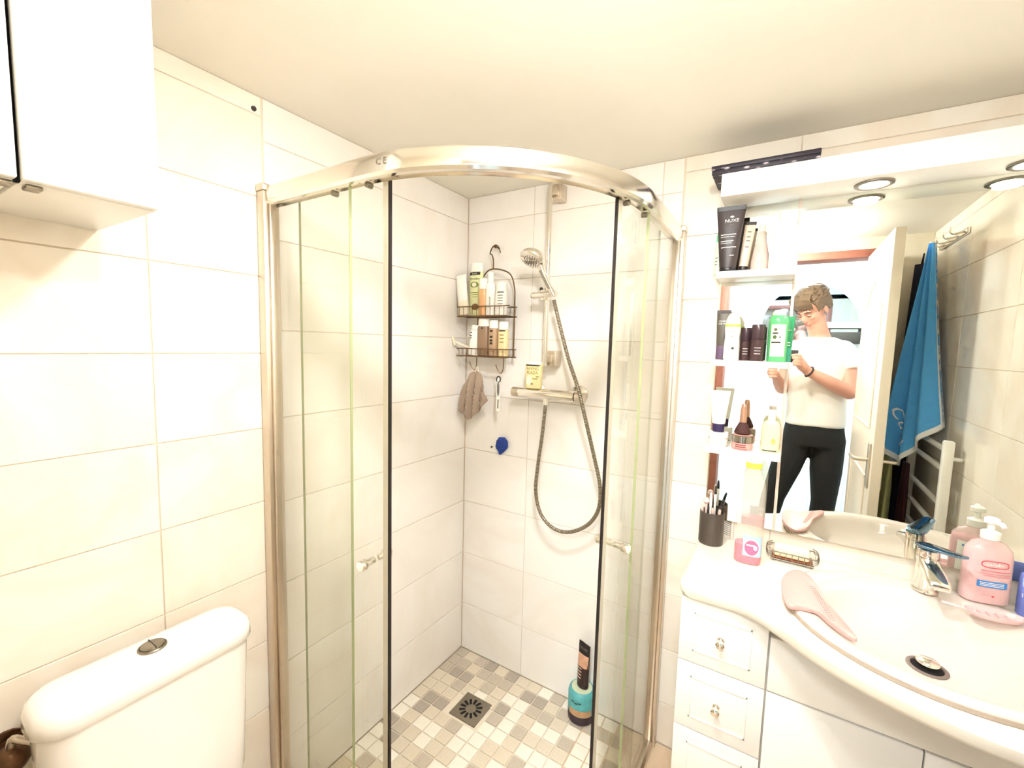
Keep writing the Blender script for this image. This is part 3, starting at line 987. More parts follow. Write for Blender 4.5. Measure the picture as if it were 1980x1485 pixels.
# small brush on the right hook
c0 = P(964, 728, 1, -0.085)
wb_ = thing('nail_brush', 'slim white and grey brush hanging from the right caddy hook by a ring', 'brush', (c0.x, -0.085, c0.z))
zz = [P(963, y, 1, -0.085).z - c0.z for y in (742, 768, 795)]
MB().tube([(0.009 * math.cos(a) , 0, -0.012 + 0.012 * math.sin(a)) for a in [2 * PI * k / 16 for k in range(16)]], 0.0024, 8, closed=True).build('ring', M['black'], wb_)
Loft([(zz[2], 0.0085, 0.005, 2.5), (zz[2] + 0.004, 0.0095, 0.006, 2.5), (zz[1], 0.0085, 0.006, 2.5), (zz[0], 0.0065, 0.005, 2.5), (zz[0] + 0.022, 0.004, 0.004, 2.5)]).mb().build('brush_body', M['plastic'], wb_)
Loft([(zz[1] + 0.004, 0.0015, 0.002, 2.0), (zz[1] + 0.02, 0.0055, 0.003, 2.0), (zz[0] - 0.006, 0.0055, 0.003, 2.0), (zz[0] + 0.012, 0.0015, 0.002, 2.0)], 14).mb().xform(Matrix.Translation((0.003, -0.005, 0))).build('grey_inlay', pm('grey_rubber', (110, 108, 106), 0.6), wb_)
MB().box(0.001, 0.006, -0.0062, -0.0045, zz[2] + 0.012, zz[1] - 0.008).build('grey_logo', M['ink_grey'], wb_)
# blue scrubber on the wall
c0 = P(969, 862, 1, -0.014)
bs = thing('blue_scrubber', 'royal blue silicone scrubber stuck on the shower wall', 'scrubber', (c0.x, 0, c0.z))
pts = [(-0.012, 0.036), (0.012, 0.038), (0.029, 0.022), (0.030, -0.006), (0.012, -0.026), (-0.006, -0.042), (-0.018, -0.022), (-0.029, -0.008), (-0.024, 0.016)]
m = MB()
rs = []
for yy, s in ((-0.001, 0.9), (-0.006, 1.0), (-0.016, 1.0), (-0.023, 0.8)):
    rs.append([(x * s, yy, z * s) for x, z in pts])
m.rings(rs)
m.build('scrubber_body', pm('royal_blue_silicone', (24, 60, 150), 0.6, var=0.25, scale=160, bump=0.6), bs, bev=0.002)
m = MB()
for i in range(6):
    for j in range(5):
        x, z = -0.018 + 0.0075 * i, -0.014 + 0.009 * j
        m.lathe([(0.0016, 0), (0.0009, 0.004)], (0, 0, 0), 6).v[-12:] 
        for k in range(12):
            v = m.v[-12 + k]
            m.v[-12 + k] = Vector((v.x + x, -0.0225 - v.z, v.y + z))
m.build('bristles', M['ink'], bs)['kind'] = 'stuff'
c0 = P(951, 864, 1, -0.004)
kn = thing('wall_peg', 'tiny dark peg on the shower wall beside the blue scrubber', 'peg', (c0.x, 0, c0.z))
MB().tube([(0, -0.0002, 0), (0, -0.008, 0), (0, -0.01, 0)], 0.003, 8, radii=[0.003, 0.0045, 0.003]).build('peg_body', M['ink'], kn)

# bottle standing on the mixer
bx, bw, bz, bh = span(1017, 1048, 697, 749, -0.078)
zt = mxp.z + 0.0205
t, L = bottle('shower_gel_box', 'cream printed shower gel bottle with a dark cap line standing on the mixer', 'bottle', bx, -0.077, zt, bw * 0.98, 0.036, bh * 0.99, pm('pale_yellow_gel', (236, 222, 168), 0.4, var=0.08), M['plastic'], cap_h=0.1, cap_w=0.98, e=3.2, shoulder=0.02)
L.patch(-bw * 0.4, bw * 0.44, bh * 0.83, bh * 0.875).build('dark_band', M['ink'], t)
pr = pm('olive_brown_print', (150, 116, 40), 0.6)
text_loft(L, 'RAVING', 0.017, 0.002, bh * 0.73, pr, t, sx=0.85)
text_loft(L, 'PLAZA', 0.017, 0.002, bh * 0.58, pr, t, sx=0.95)
L.disc(-0.012, bh * 0.3, 0.012, 0.02).build('flower_picture', pm('pale_flower_print', (240, 236, 214), 0.6, var=0.1), t)
bars(L, [(0.004, 0.026, bh * 0.36, 0.003), (0.018, 0.03, bh * 0.44, 0.003), (-0.01, 0.006, bh * 0.17, 0.005)], pr, t)

# tub and tube on the shower floor
fx_ = P(1113, 1402, 2, 0.0)
tubx, tuby = fx_.x, fx_.y + 0.05
tb = thing('scrub_tub', 'round teal and brown body scrub tub with dark lid, standing on the mosaic floor', 'tub', (tubx, tuby, 0.0006))
R_ = 0.052
M['teal'] = pm('teal_label', (88, 168, 170), 0.4, var=0.35, scale=45)
L = Loft([(0.034, R_ * 0.97, R_ * 0.97, 2), (0.036, R_, R_, 2), (0.062, R_, R_, 2), (0.105, R_, R_, 2), (0.118, R_ * 0.93, R_ * 0.93, 2), (0.124, R_ * 0.8, R_ * 0.8, 2)], 36)
L.mb().build('tub_body', M['teal'], tb)
Loft([(0.0, R_ * 0.9, R_ * 0.9, 2), (0.004, R_ * 0.98, R_ * 0.98, 2), (0.03, R_ * 1.0, R_ * 1.0, 2), (0.0335, R_ * 0.97, R_ * 0.97, 2)], 36).mb().build('lid', pm('dark_plum_lid', (52, 36, 46), 0.4), tb)
L.patch(-0.03, 0.048, 0.037, 0.062, 0.0008, 14).build('tan_band', pm('tan_label', (186, 146, 106), 0.5, var=0.2, scale=60), tb)
MB().lathe([(R_ * 0.79, 0.1235), (R_ * 0.6, 0.127), (0.0005, 0.1275)], seg=30).build('tub_base', pm('pale_green_plastic', (196, 204, 172), 0.4), tb)
bars(L, [(-0.022, -0.01, 0.092, 0.005), (-0.008, 0.004, 0.088, 0.005), (0.006, 0.018, 0.092, 0.005)], pm('dark_green_print', (36, 66, 44), 0.6), tb)
th = 0.175
t, L = squeeze_tube('body_scrub_tube', 'black and copper tube standing on the teal tub and leaning on the shower wall', 'tube', tubx + 0.002, tuby + 0.0, 0.1285, 0.05, 0.056, 0.036, th, pm('dark_brown_tube', (48, 26, 22), 0.35, var=0.3, scale=40), pm('dark_plum_cap', (44, 28, 32), 0.4), 0.1, 1.0, rz=-0.35, rx=-0.02)
L.patch(-0.026, 0.026, th * 0.48, th * 0.76, 0.0008, 10, 5).build('copper_print', pm('copper_picture', (206, 158, 128), 0.5, var=0.4, scale=55), t)
L.patch(-0.0272, 0.0272, th * 0.76, th * 0.99, 0.0009, 10, 5).build('black_top', M['black'], t)
text_loft(L, 'NUXE', 0.014, 0.0, th * 0.88, M['ink_grey'], t)
bars(L, [(-0.018, 0.004, th * k, 0.0035) for k in (0.44, 0.37, 0.30, 0.23)], pm('pale_copper_print', (226, 196, 176), 0.5), t)

# ------------------------------------------------------------------ wall cabinets over the toilet
XC = 0.30
ZC0 = 1.66
for k, (y0, y1, lab) in enumerate(((-1.3955, -1.237, 'white wall cabinet above the cistern, the one nearer the shower'), (-1.54, -1.4005, 'white wall cabinet above the cistern, cut off by the left picture edge'))):
    cb = thing('wall_cabinet', lab, 'cabinet', (0, (y0 + y1) / 2, ZC0), group='white wall cabinets over the toilet')
    hw = (y1 - y0) / 2
    MB().box(XC - 0.03, XC - 0.019, hw - 0.001 if k else -hw - 0.003, hw + 0.003 if k else -hw + 0.001, 0.0, 0.4).build('gap_strip', M['dark'], cb)
    MB().box(0.001, XC - 0.02, -hw, hw, 0.0, 0.40).build('cabinet_body', M['white'], cb, bev=0.002)
    dd_ = MB().box(XC - 0.018, XC, -hw, hw, 0.001, 0.40).build('door', M['white'], cb, bev=0.0025)
    yy = -hw + 0.012 if k == 0 else hw - 0.012
    MB().box(XC - 0.045, XC - 0.02, yy - 0.006, yy + 0.012, -0.006, 0.0).build('door_catch', M['steel'], cb, bev=0.002)
# screw near the ceiling
p = P(490, 210, 0, 0.0)
s_ = thing('wall_screw', 'small dark screw in the tile near the ceiling left of the shower', 'screw', (0, p.y, p.z))
MB().tube([(0.0002, 0, 0), (0.004, 0, 0), (0.0055, 0, 0)], 0.006, 12, radii=[0.0065, 0.006, 0.003]).build('screw_head', M['ink'], s_)

# ------------------------------------------------------------------ toilet cistern
CZ = 0.79
tl = thing('toilet', 'white ceramic toilet with close-coupled cistern and chrome flush button', 'toilet', (0.13, -1.227, 0))
def rrect(x0, x1, y0, y1, r, n=6):
    o = []
    for cx, cy, a0 in ((x1 - r, y1 - r, 0), (x0 + r, y1 - r, PI / 2), (x0 + r, y0 + r, PI), (x1 - r, y0 + r, 1.5 * PI)):
        for i in range(n + 1):
            a = a0 + PI / 2 * i / n
            o.append((cx + r * math.cos(a), cy + r * math.sin(a)))
    return o
def slab(levels, r):
    """levels = [(z, inset)] of the rounded rectangle"""
    rs = []
    for z, ins, (x0, x1, y0, y1), rr in levels:
        rs.append([(x, y, z) for x, y in rrect(x0 + ins, x1 - ins, y0 + ins, y1 - ins, max(rr - ins, 0.004))])
    return MB().rings(rs)
bl = (-0.07, 0.072, -0.184, 0.186)
slab([(CZ - 0.046, 0.004, bl, 0.055), (CZ - 0.043, 0.0, bl, 0.055), (CZ - 0.02, 0.001, bl, 0.055), (CZ - 0.008, 0.006, bl, 0.055), (CZ - 0.001, 0.016, bl, 0.055), (CZ + 0.002, 0.03, bl, 0.055)], 0).build('cistern_lid', M['white_gloss'], tl, ang=1.0)
bt = (-0.064, 0.066, -0.176, 0.178)
slab([(0.40, 0.018, bt, 0.05), (0.42, 0.012, bt, 0.05), (0.60, 0.005, bt, 0.05), (CZ - 0.047, 0.0, bt, 0.05)], 0).build('cistern', M['white_gloss'], tl, ang=1.0)
bp_ = P(295, 1253, 2, CZ)
bo = MB().lathe([(0.025, 0.0), (0.025, 0.003), (0.0225, 0.005), (0.021, 0.0035), (0.0205, 0.006), (0.017, 0.0085), (0.0005, 0.009)], (bp_.x - 0.13, bp_.y + 1.227, CZ + 0.0018), 28).build('flush_button', M['steel'], tl)
MB().box(bp_.x - 0.13 - 0.02, bp_.x - 0.13 + 0.02, bp_.y + 1.227 - 0.0008, bp_.y + 1.227 + 0.0008, CZ + 0.007, CZ + 0.0113).build('button_split', M['ink'], bo)
# bowl and seat in front of the cistern (below the picture)
m = MB()
rs = []
for z, sx, sy, cx in ((0.0, 0.16, 0.11, 0.22), (0.05, 0.15, 0.1, 0.22), (0.2, 0.17, 0.12, 0.23), (0.33, 0.23, 0.17, 0.27), (0.385, 0.245, 0.183, 0.275), (0.395, 0.24, 0.18, 0.275)):
    rs.append([(cx + sx * math.cos(2 * PI * k / 32), sy * math.sin(2 * PI * k / 32), z) for k in range(32)])
m.rings(rs)
m.build('bowl', M['white_gloss'], tl)
m = MB()
rs = []
for z, s in ((0.397, 0.97), (0.4, 1.0), (0.412, 1.0), (0.418, 0.95)):
    rs.append([(0.28 + 0.24 * s * math.cos(2 * PI * k / 32), 0.182 * s * math.sin(2 * PI * k / 32), z) for k in range(32)])
m.rings(rs)
m.build('seat_lid', M['white'], tl)
# inlet valve left of the cistern
vp = P(22, 1468, 0, 0.05)
va = thing('water_inlet_valve', 'brown brass angle valve and hose feeding the cistern at the left picture edge', 'valve', (0, vp.y, vp.z))
brs = pm('aged_brass', (104, 74, 50), 0.4, 0.7, var=0.4, scale=60)
MB().tube([(0.0005, 0, 0), (0.006, 0, 0), (0.007, 0, 0), (0.05, 0, 0)], 0.02, 16, radii=[0.03, 0.03, 0.014, 0.014]).ball((0.05, 0, 0), 0.026).build('valve_body', brs, va)
MB().tube([(0.05, -0.012, 0), (0.05, -0.03, 0), (0.05, -0.034, 0), (0.05, -0.05, 0)], 0.016, 12, radii=[0.01, 0.01, 0.02, 0.017]).build('valve_knob', brs, va)
MB().tube(smooth_path([(0.05, 0.0, 0.012), (0.055, 0.002, 0.04), (0.062, 0.012, 0.035), (0.075, 0.032, 0.02)], 6), 0.007, 10).build('supply_hose', M['chrome_dull'], va)

# ------------------------------------------------------------------ vanity
VX0, VY, VZT = 1.026, -0.35, 0.785
CTZ = 0.83
van = thing('vanity_cabinet', 'white bathroom vanity with drawers on the left and doors under the basin', 'cabinet', (1.43, -0.17, 0))
def vp_(m, name, mat, parent=None, **k):
    o = Vector((1.43, -0.17, 0))
    m.v = [v - o for v in m.v]
    return m.build(name, mat, parent or van, **k)
vp_(MB().box(VX0 + 0.004, 1.25, VY + 0.02, -0.002, 0.06, VZT).box(1.25, XR - 0.002, VY + 0.02, -0.002, 0.06, 0.715), 'carcass', pm('white_carcass', (228, 220, 204), 0.5), bev=0.001)
vp_(MB().box(VX0 + 0.03, XR - 0.01, VY + 0.06, -0.01, 0.0, 0.06), 'plinth', M['white'], bev=0.001)
def front_panel(x0, x1, z0, z1, name, inset=0.035, lip=True):
    o = vp_(MB().box(x0, x1, VY, VY + 0.018, z0, z1), name, M['white'], bev=0.002)
    if lip:
        m = MB()
        for (a, b, c, d) in ((x0 + inset, x1 - inset, z0 + inset, z0 + inset + 0.005), (x0 + inset, x1 - inset, z1 - inset - 0.005, z1 - inset), (x0 + inset, x0 + inset + 0.005, z0 + inset, z1 - inset), (x1 - inset - 0.005, x1 - inset, z0 + inset, z1 - inset)):
            m.box(a, b, VY - 0.0025, VY + 0.002, c, d)
        vp_(m, 'panel_moulding', M['white'], o, bev=0.001)
    return o
def knob_at(x, z, parent):
    m = MB().tube([(x, VY - 0.0005, z), (x, VY - 0.003, z), (x, VY - 0.004, z), (x, VY - 0.014, z), (x, VY - 0.018, z), (x, VY - 0.026, z), (x, VY - 0.029, z)], 0.01, 16, radii=[0.0085, 0.0085, 0.005, 0.005, 0.0105, 0.0105, 0.006])
    vp_(m, 'knob', M['chrome'], parent)
XS = 1.236
for z0, z1 in ((0.6, 0.78), (0.408, 0.597), (0.215, 0.405), (0.065, 0.212)):
    d = front_panel(VX0, XS - 0.0015, z0, z1, 'drawer')
    knob_at(1.129, (z0 + z1) / 2, d)
front_panel(XS + 0.0025, XR - 0.004, 0.601, 0.742, 'false_drawer', lip=False)
for x0, x1, kx in ((XS + 0.0025, 1.534, 1.505), (1.537, XR - 0.004, 1.566)):
    d = front_panel(x0, x1, 0.065, 0.596, 'door', lip=False)
    knob_at(kx, 0.5, d)

# worktop with the basin cut out
BC = Vector((1.547, -0.287))
BA, BB = 0.284, 0.252
FY = [(1.0, -0.364), (1.1, -0.364), (1.175, -0.368), (1.232, -0.41), (1.322, -0.494), (1.416, -0.543), (1.52, -0.574), (1.588, -0.583), (1.66, -0.58), (1.75, -0.558), (1.84, -0.52)]
def front_y(x):
    for (a, b), (c, d) in zip(FY, FY[1:]):
        if a <= x <= c:
            t = (x - a) / (c - a)
            return b + (d - b) * t
    return FY[-1][1]
outl = [(1.02, -0.0015), (1.02, -0.349), (1.024, -0.359), (1.034, -0.364)]
k = 1.07
while k < XR - 0.003:
    outl.append((k, sum(front_y(k + e) for e in (-0.03, -0.02, -0.01, 0, 0.01, 0.02, 0.03)) / 7))
    k += 0.024
outl += [(XR - 0.002, front_y(XR - 0.002)), (XR - 0.002, -0.0015)]
def ray_out(a):
    d = Vector((math.cos(a), math.sin(a)))
    best = None
    for i in range(len(outl)):
        p, q = Vector(outl[i]), Vector(outl[(i + 1) % len(outl)])
        e = q - p
        den = d.x * e.y - d.y * e.x
        if abs(den) < 1e-9:
            continue
        w_ = p - BC
        t = (w_.x * e.y - w_.y * e.x) / den
        u = (w_.x * d.y - w_.y * d.x) / den
        if t > 0 and -1e-6 <= u <= 1 + 1e-6:
            best = t if best is None else max(best, t)
    return BC + d * best
angs = sorted([2 * PI * k / 96 - PI for k in range(96)] + [math.atan2(p[1] - BC.y, p[0] - BC.x) for p in (outl[0], outl[1], outl[3], outl[-1], outl[-2])])
ro = [ray_out(a) for a in angs]
hi = [Vector((BC.x + (BA - 0.012) * math.cos(a2), BC.y + (BB - 0.012) * math.sin(a2))) for a2 in [math.atan2(math.sin(a) / (BB), math.cos(a) / (BA)) for a in angs]]
rs = []
def ringz(pl, z, sh=0.0):
    o = []
    for p in pl:
        q = p.copy()
        if sh:
            q = q + (BC - q).normalized() * sh
            if p.y > -0.01: q.y = p.y
        o.append((q.x, q.y, z))
    return o
rs = [ringz(hi, CTZ), ringz(ro, CTZ, 0.016), ringz(ro, CTZ - 0.003, 0.007), ringz(ro, CTZ - 0.012, 0.0), ringz(ro, CTZ - 0.03, 0.0), ringz(ro, CTZ - 0.04, 0.006), ringz(ro, VZT, 0.016), ringz(hi, VZT)]
m = MB().rings(rs, cap=False, closed=True)
wt = m.build('worktop', pm('white_worktop', (232, 224, 208), 0.3, var=0.02, scale=7), ang=0.6)
tag(wt, 'white bow-fronted worktop with rounded edge around the basin', 'worktop')

# basin
BW = Vector((1.552, -0.305))
rs = []
def el(c, a, b, z, n=64):
    return [(c[0] + a * math.cos(2 * PI * k / n), c[1] + b * math.sin(2 * PI * k / n), z) for k in range(n)]
bs_ = thing('washbasin', 'oval white ceramic washbasin set into the worktop', 'washbasin', (BC.x, BC.y, CTZ))
def lp(t):
    return (BC.x + (BW.x - BC.x) * t, BC.y + (BW.y - BC.y) * t)
RIM = CTZ + 0.017
spec = [(0, BA - 0.02, BB - 0.02, CTZ - 0.05), (0, BA - 0.014, BB - 0.014, CTZ + 0.0005), (0, BA, BB, CTZ + 0.001), (0, BA + 0.001, BB + 0.001, CTZ + 0.010), (0, BA - 0.002, BB - 0.002, RIM - 0.002), (0, BA - 0.008, BB - 0.008, RIM), (0.3, 0.262, 0.226, RIM - 0.001),
        (0.85, 0.236, 0.205, RIM - 0.003), (1, 0.224, 0.196, RIM - 0.008), (1, 0.216, 0.188, RIM - 0.016), (1, 0.205, 0.176, RIM - 0.032), (1, 0.18, 0.15, RIM - 0.056), (1, 0.13, 0.11, RIM - 0.072), (1, 0.07, 0.06, RIM - 0.079), (1, 0.033, 0.033, RIM - 0.082), (1, 0.026, 0.026, RIM - 0.084)]
DC = Vector((1.533, -0.312))
rs = []
for t, a, b, z in spec:
    c = lp(t)
    f = max(0.0, min(1.0, (RIM - 0.03 - z) / 0.05)) if t == 1 else 0.0
    c = (c[0] + (DC.x - c[0]) * f, c[1] + (DC.y - c[1]) * f)
    rs.append(el(c, a, b, z))
m = MB().rings(rs, cap=False)
n_ = len(m.v)
m.f.append(tuple(range(n_ - 64, n_)))
m.mi.append(0)
m.v = [v - Vector((BC.x, BC.y, CTZ)) for v in m.v]
m.build('basin_bowl', M['ceramic_shade_toned'], bs_, ang=1.2)
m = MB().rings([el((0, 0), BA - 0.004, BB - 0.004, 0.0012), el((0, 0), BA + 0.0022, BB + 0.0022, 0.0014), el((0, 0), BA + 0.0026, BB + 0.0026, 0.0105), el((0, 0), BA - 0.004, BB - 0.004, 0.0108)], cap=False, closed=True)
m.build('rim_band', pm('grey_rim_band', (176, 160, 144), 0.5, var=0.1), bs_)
dz = RIM - 0.083 - CTZ
dr_ = MB().lathe([(0.036, 0.0), (0.036, 0.003), (0.033, 0.0045), (0.0285, 0.004), (0.0275, 0.0005)], (DC.x - BC.x, DC.y - BC.y, dz), 32, cap=False).build('drain_ring', pm('dull_drain_metal', (128, 112, 104), 0.5, 0.4), bs_)
MB().lathe([(0.0282, 0.0012), (0.0005, 0.0014)], (DC.x - BC.x, DC.y - BC.y, dz), 24).build('drain_hole', M['dark'], dr_)
MB().lathe([(0.006, 0.001), (0.006, 0.013), (0.0205, 0.0135), (0.0205, 0.016), (0.018, 0.018), (0.0005, 0.0195)], (DC.x - BC.x, DC.y - BC.y, dz), 28).build('pop_up_plug', M['chrome'], dr_)

# ------------------------------------------------------------------ mirror unit
MX0, MX1, MZ0, MZ1 = 1.03, XR - 0.002, 0.897, 1.89
SEAM = 1.228
mu_ = thing('mirror_unit', 'wide bathroom mirror with lit white canopy and three side shelves', 'mirror', (1.43, 0, MZ0))
def mp(m, name, mat, parent=None, **k):
    o = Vector((1.43, 0, MZ0))
    m.v = [v - o for v in m.v]
    return m.build(name, mat, parent or mu_, **k)
mp(MB().box(MX0, MX1, -0.016, -0.001, MZ0, MZ1 + 0.06), 'back_board', M['white'], bev=0.001)
mp(MB().box(MX0, SEAM - 0.004, -0.02, -0.0162, MZ0, MZ1), 'mirror_panel', M['mirror'], smooth=False)
mp(MB().box(SEAM + 0.004, MX1, -0.02, -0.0162, MZ0, MZ1), 'mirror_panel', M['mirror'], smooth=False)
mp(MB().box(SEAM - 0.004, SEAM + 0.004, -0.025, -0.0162, MZ0, MZ1), 'divider_strip', pm('pale_pink_strip', (226, 208, 192), 0.3), bev=0.001)
cn = mp(MB().box(MX0, MX1, -0.15, -0.0165, MZ1, MZ1 + 0.064), 'canopy', M['white'], bev=0.002)
M['lamp_on'] = pm('lamp_glass_on', (255, 250, 240), 0.4, emit=((255, 248, 236), 30.0))
for k, (lx, ly) in enumerate(LAMPS):
    r_ = mp(MB().lathe([(0.042, -0.0005), (0.042, -0.004), (0.038, -0.006), (0.031, -0.005), (0.03, -0.001)], (lx, ly, MZ1), 32, cap=False), 'downlight_ring', M['steel'], cn)
    mp(MB().lathe([(0.030, -0.0008), (0.028, -0.003), (0.0005, -0.0045)], (lx, ly, MZ1), 28), 'lamp_glass', M['lamp_on'], r_)
SH = [(1.683, 1.663), (1.42, 1.402), (1.152, 1.134)]
for zt, zb in SH:
    mp(MB().box(MX0 - 0.002, SEAM + 0.001, -0.122, -0.0165, zb, zt), 'shelf', M['white'], bev=0.0015)
# ceiling lamps added to brighten the bathroom, hidden from view
for (lx, ly, lw) in ADDED_CEIL:
    cs_ = thing('added_ceiling_lamp', 'added flat ceiling lamp, out of view, brightening the bathroom', 'lamp', (lx, ly, H))
    MB().lathe([(0.075, 0.0), (0.075, -0.006), (0.068, -0.012), (0.061, -0.012), (0.06, -0.004)], seg=36, cap=False).build('added_lamp_base', M['white'], cs_)
    MB().lathe([(0.06, -0.004), (0.058, -0.010), (0.0005, -0.013)], seg=36).build('lamp_glass', M['lamp_on'], cs_)
gl_ = thing('added_globe_lamp', 'added opal globe lamp inside the bathroom door, out of view, brightening the room', 'lamp', (ADDED_BULB[0], ADDED_BULB[1], H))
MB().lathe([(0.034, 0.0), (0.034, -0.012), (0.014, -0.02), (0.012, H * 0 - 0.05)], seg=28).build('added_lamp_socket', M['chrome'], gl_)
MB().ball((0, 0, ADDED_BULB[2] - H), 0.038, seg=28, n=16).build('globe', pm('added_globe_glow', (250, 248, 244), 0.4, emit=((252, 252, 250), ADDED_BULB[3])), gl_)

# dark patterned box on top of the canopy
bx0, bx1 = 1.003, 1.262
zb_, zt_ = MZ1 + 0.0645, MZ1 + 0.089
M['purple'] = bpy.data.materials.new('dark_purple_flecked_print')
M['purple'].use_nodes = True
_n = M['purple'].node_tree.nodes
_l = M['purple'].node_tree.links
_t = _n.new('ShaderNodeTexCoord')
_v = _n.new('ShaderNodeTexVoronoi')
_v.inputs['Scale'].default_value = 75
_mp = _n.new('ShaderNodeMapping')
_mp.inputs['Scale'].default_value = (0.45, 1, 1)
_l.new(_t.outputs['Object'], _mp.inputs[0])
_l.new(_mp.outputs[0], _v.inputs['Vector'])
_rp = _n.new('ShaderNodeValToRGB')
_rp.color_ramp.elements[0].position = 0.12
_rp.color_ramp.elements[0].color = lin((196, 182, 190))
_rp.color_ramp.elements[1].position = 0.3
_rp.color_ramp.elements[1].color = lin((30, 20, 34))
_l.new(_v.outputs['Distance'], _rp.inputs[0])
_l.new(_rp.outputs[0], _n['Principled BSDF'].inputs['Base Color'])
_n['Principled BSDF'].inputs['Roughness'].default_value = 0.5
pb = thing('patterned_box', 'flat dark purple box with pale flecks lying on the mirror canopy', 'box', ((bx0 + bx1) / 2, -0.08, zb_))
hx = (bx1 - bx0) / 2
MB().box(-hx, hx, -0.071, 0.071, 0, (zt_ - zb_) * 0.55).build('box_base', M['purple'], pb, bev=0.002)
MB().box(-hx - 0.0015, hx + 0.0015, -0.0725, 0.0725, (zt_ - zb_) * 0.5, zt_ - zb_).build('box_lid', M['purple'], pb, bev=0.002)

# ------------------------------------------------------------------ things on the shelves
Z = [a + 0.0006 for a, b in SH]
dk = pm('dark_brown_tube_print', (58, 48, 46), 0.45, var=0.15, scale=50)
x, w_, zb, h = span(1388, 1443, 396, 525, -0.095)
h = 0.192
t, L = squeeze_tube('black_cream_tube', 'tall black cream tube with white lettering at the left of the top shelf', 'tube', x - 0.006, -0.095, Z[0], 0.046, 0.078, 0.036, h, dk, M['black'], 0.06, 0.98, crimp=M['black'])
text_loft(L, 'NUXE', 0.0135, 0.004, h * 0.77, M['ink_white'], t, sx=1.05)
L.disc(0.004, h * 0.83, 0.005, 0.003).build('tree_logo', M['ink_white'], t)
text_loft(L, 'MEN', 0.005, 0.004, h * 0.71, M['ink_grey'], t)
bars(L, [(-0.023, 0.018, h * 0.56, 0.0022), (-0.023, 0.016, h * 0.525, 0.0012), (-0.022, 0.012, h * 0.46, 0.0022), (-0.022, 0.008, h * 0.43, 0.0012), (-0.02, 0.02, h * 0.365, 0.0022), (0.004, 0.016, h * 0.24, 0.002)], M['ink_white'], t)
x, w_, zb, h = span(1373, 1397, 446, 530, -0.05)
t, L = bottle('green_cap_bottle', 'white bottle with a mint green cap half hidden behind the black tube', 'bottle', x + 0.012, -0.047, Z[0], 0.034, 0.034, 0.125, pm('pale_mint_plastic', (228, 238, 212), 0.4), pm('mint_green', (120, 210, 160), 0.4), cap_h=0.2, cap_w=0.85)
bars(L, [(-0.012, -0.004, 0.05, 0.002), (-0.013, -0.005, 0.03, 0.002), (-0.012, -0.006, 0.04, 0.002)], M['ink'], t)
x, w_, zb, h = span(1434, 1452, 430, 524, -0.06)
t, L = squeeze_tube('beige_cream_tube', 'slim beige tube with a dark crimp standing tilted on the top shelf', 'tube', x - 0.006, -0.06, Z[0] + 0.0016, 0.026, 0.03, 0.022, 0.148, pm('beige_tube', (224, 204, 182), 0.4), M['black'], 0.12, 0.98, ry=0.1, crimp=M['ink'])
bars(L, [(-0.004, 0.006, 0.148 * k, 0.003) for k in (0.8, 0.7, 0.62, 0.5)], M['ink_grey'], t)
x, w_, zb, h = span(1455, 1488, 432, 521, -0.065)
sp = thing('perfume_flask', 'cone-shaped pale pink glass flask in the middle of the top shelf', 'flask', (x, -0.062, Z[0]))
MB().lathe([(0.021, 0), (0.0245, 0.003), (0.024, 0.03), (0.018, 0.07), (0.0105, 0.105), (0.0085, 0.115)], seg=28).build('flask_glass', pm('pale_rose_glass', (236, 214, 204), 0.12, var=0.06, alpha_tr=0.3), sp)
MB().lathe([(0.009, 0.1155), (0.0095, 0.117), (0.0095, 0.132), (0.007, 0.135)], seg=20).build('cap', M['cream'], sp)
MB().lathe([(0.019, 0.004), (0.0215, 0.006), (0.021, 0.03), (0.0165, 0.062)], seg=24).build('liquid', pm('rose_liquid', (226, 196, 190), 0.2), sp)
x, w_, zb, h = span(1490, 1547, 410, 519, -0.075)
t, L = bottle('white_lotion_flask', 'big white lotion bottle with faint grey lettering at the right of the top shelf', 'bottle', x - 0.002, -0.07, Z[0], 0.072, 0.044, 0.165, M['plastic'], M['plastic'], cap_h=0.2, cap_w=0.5, e=2.8, shoulder=0.22)
text_loft(L, 'bioderma', 0.012, 0.0, 0.062, pm('pale_grey_print', (196, 188, 176), 0.6), t)

# middle shelf
t, L = squeeze_tube('dark_hair_tube', 'dark grey tube with violet base and white capitals at the left of the middle shelf', 'tube', P(1397, 650, 1, -0.065).x, -0.06, Z[1], 0.034, 0.04, 0.03, 0.152, pm('charcoal_tube', (92, 84, 72), 0.45, var=0.12, scale=50), pm('violet_flecked', (106, 84, 110), 0.5, var=0.5, scale=200), 0.28, 1.0, crimp=pm('grey_crimp', (74, 70, 68), 0.5))
text_loft(L, 'CLINIC', 0.0078, 0.0, 0.118, M['ink_white'], t)
text_loft(L, 'FOR MEN', 0.0064, 0.0, 0.110, M['ink_white'], t)
x, w_, zb, h = span(1399, 1433, 601, 698, -0.1)
dv_ = thing('deodorant_stick', 'white deodorant stick with a lime green band on the middle shelf', 'deodorant', (x, -0.096, Z[1]))
hd = 0.142
L = Loft([(0, 0.0195, 0.0125, 2.4), (0.004, 0.0215, 0.0135, 2.4), (hd * 0.3, 0.0215, 0.0135, 2.4), (hd * 0.5, 0.0195, 0.0125, 2.4), (hd * 0.66, 0.0215, 0.0135, 2.4), (hd * 0.7, 0.0215, 0.0135, 2.4)])
L.mb().build('deodorant_body', M['plastic'], dv_)
Loft([(hd * 0.701, 0.0217, 0.0137, 2.4), (hd * 0.755, 0.0212, 0.0133, 2.4)]).mb().build('lime_band', pm('lime_green', (180, 206, 84), 0.4), dv_)
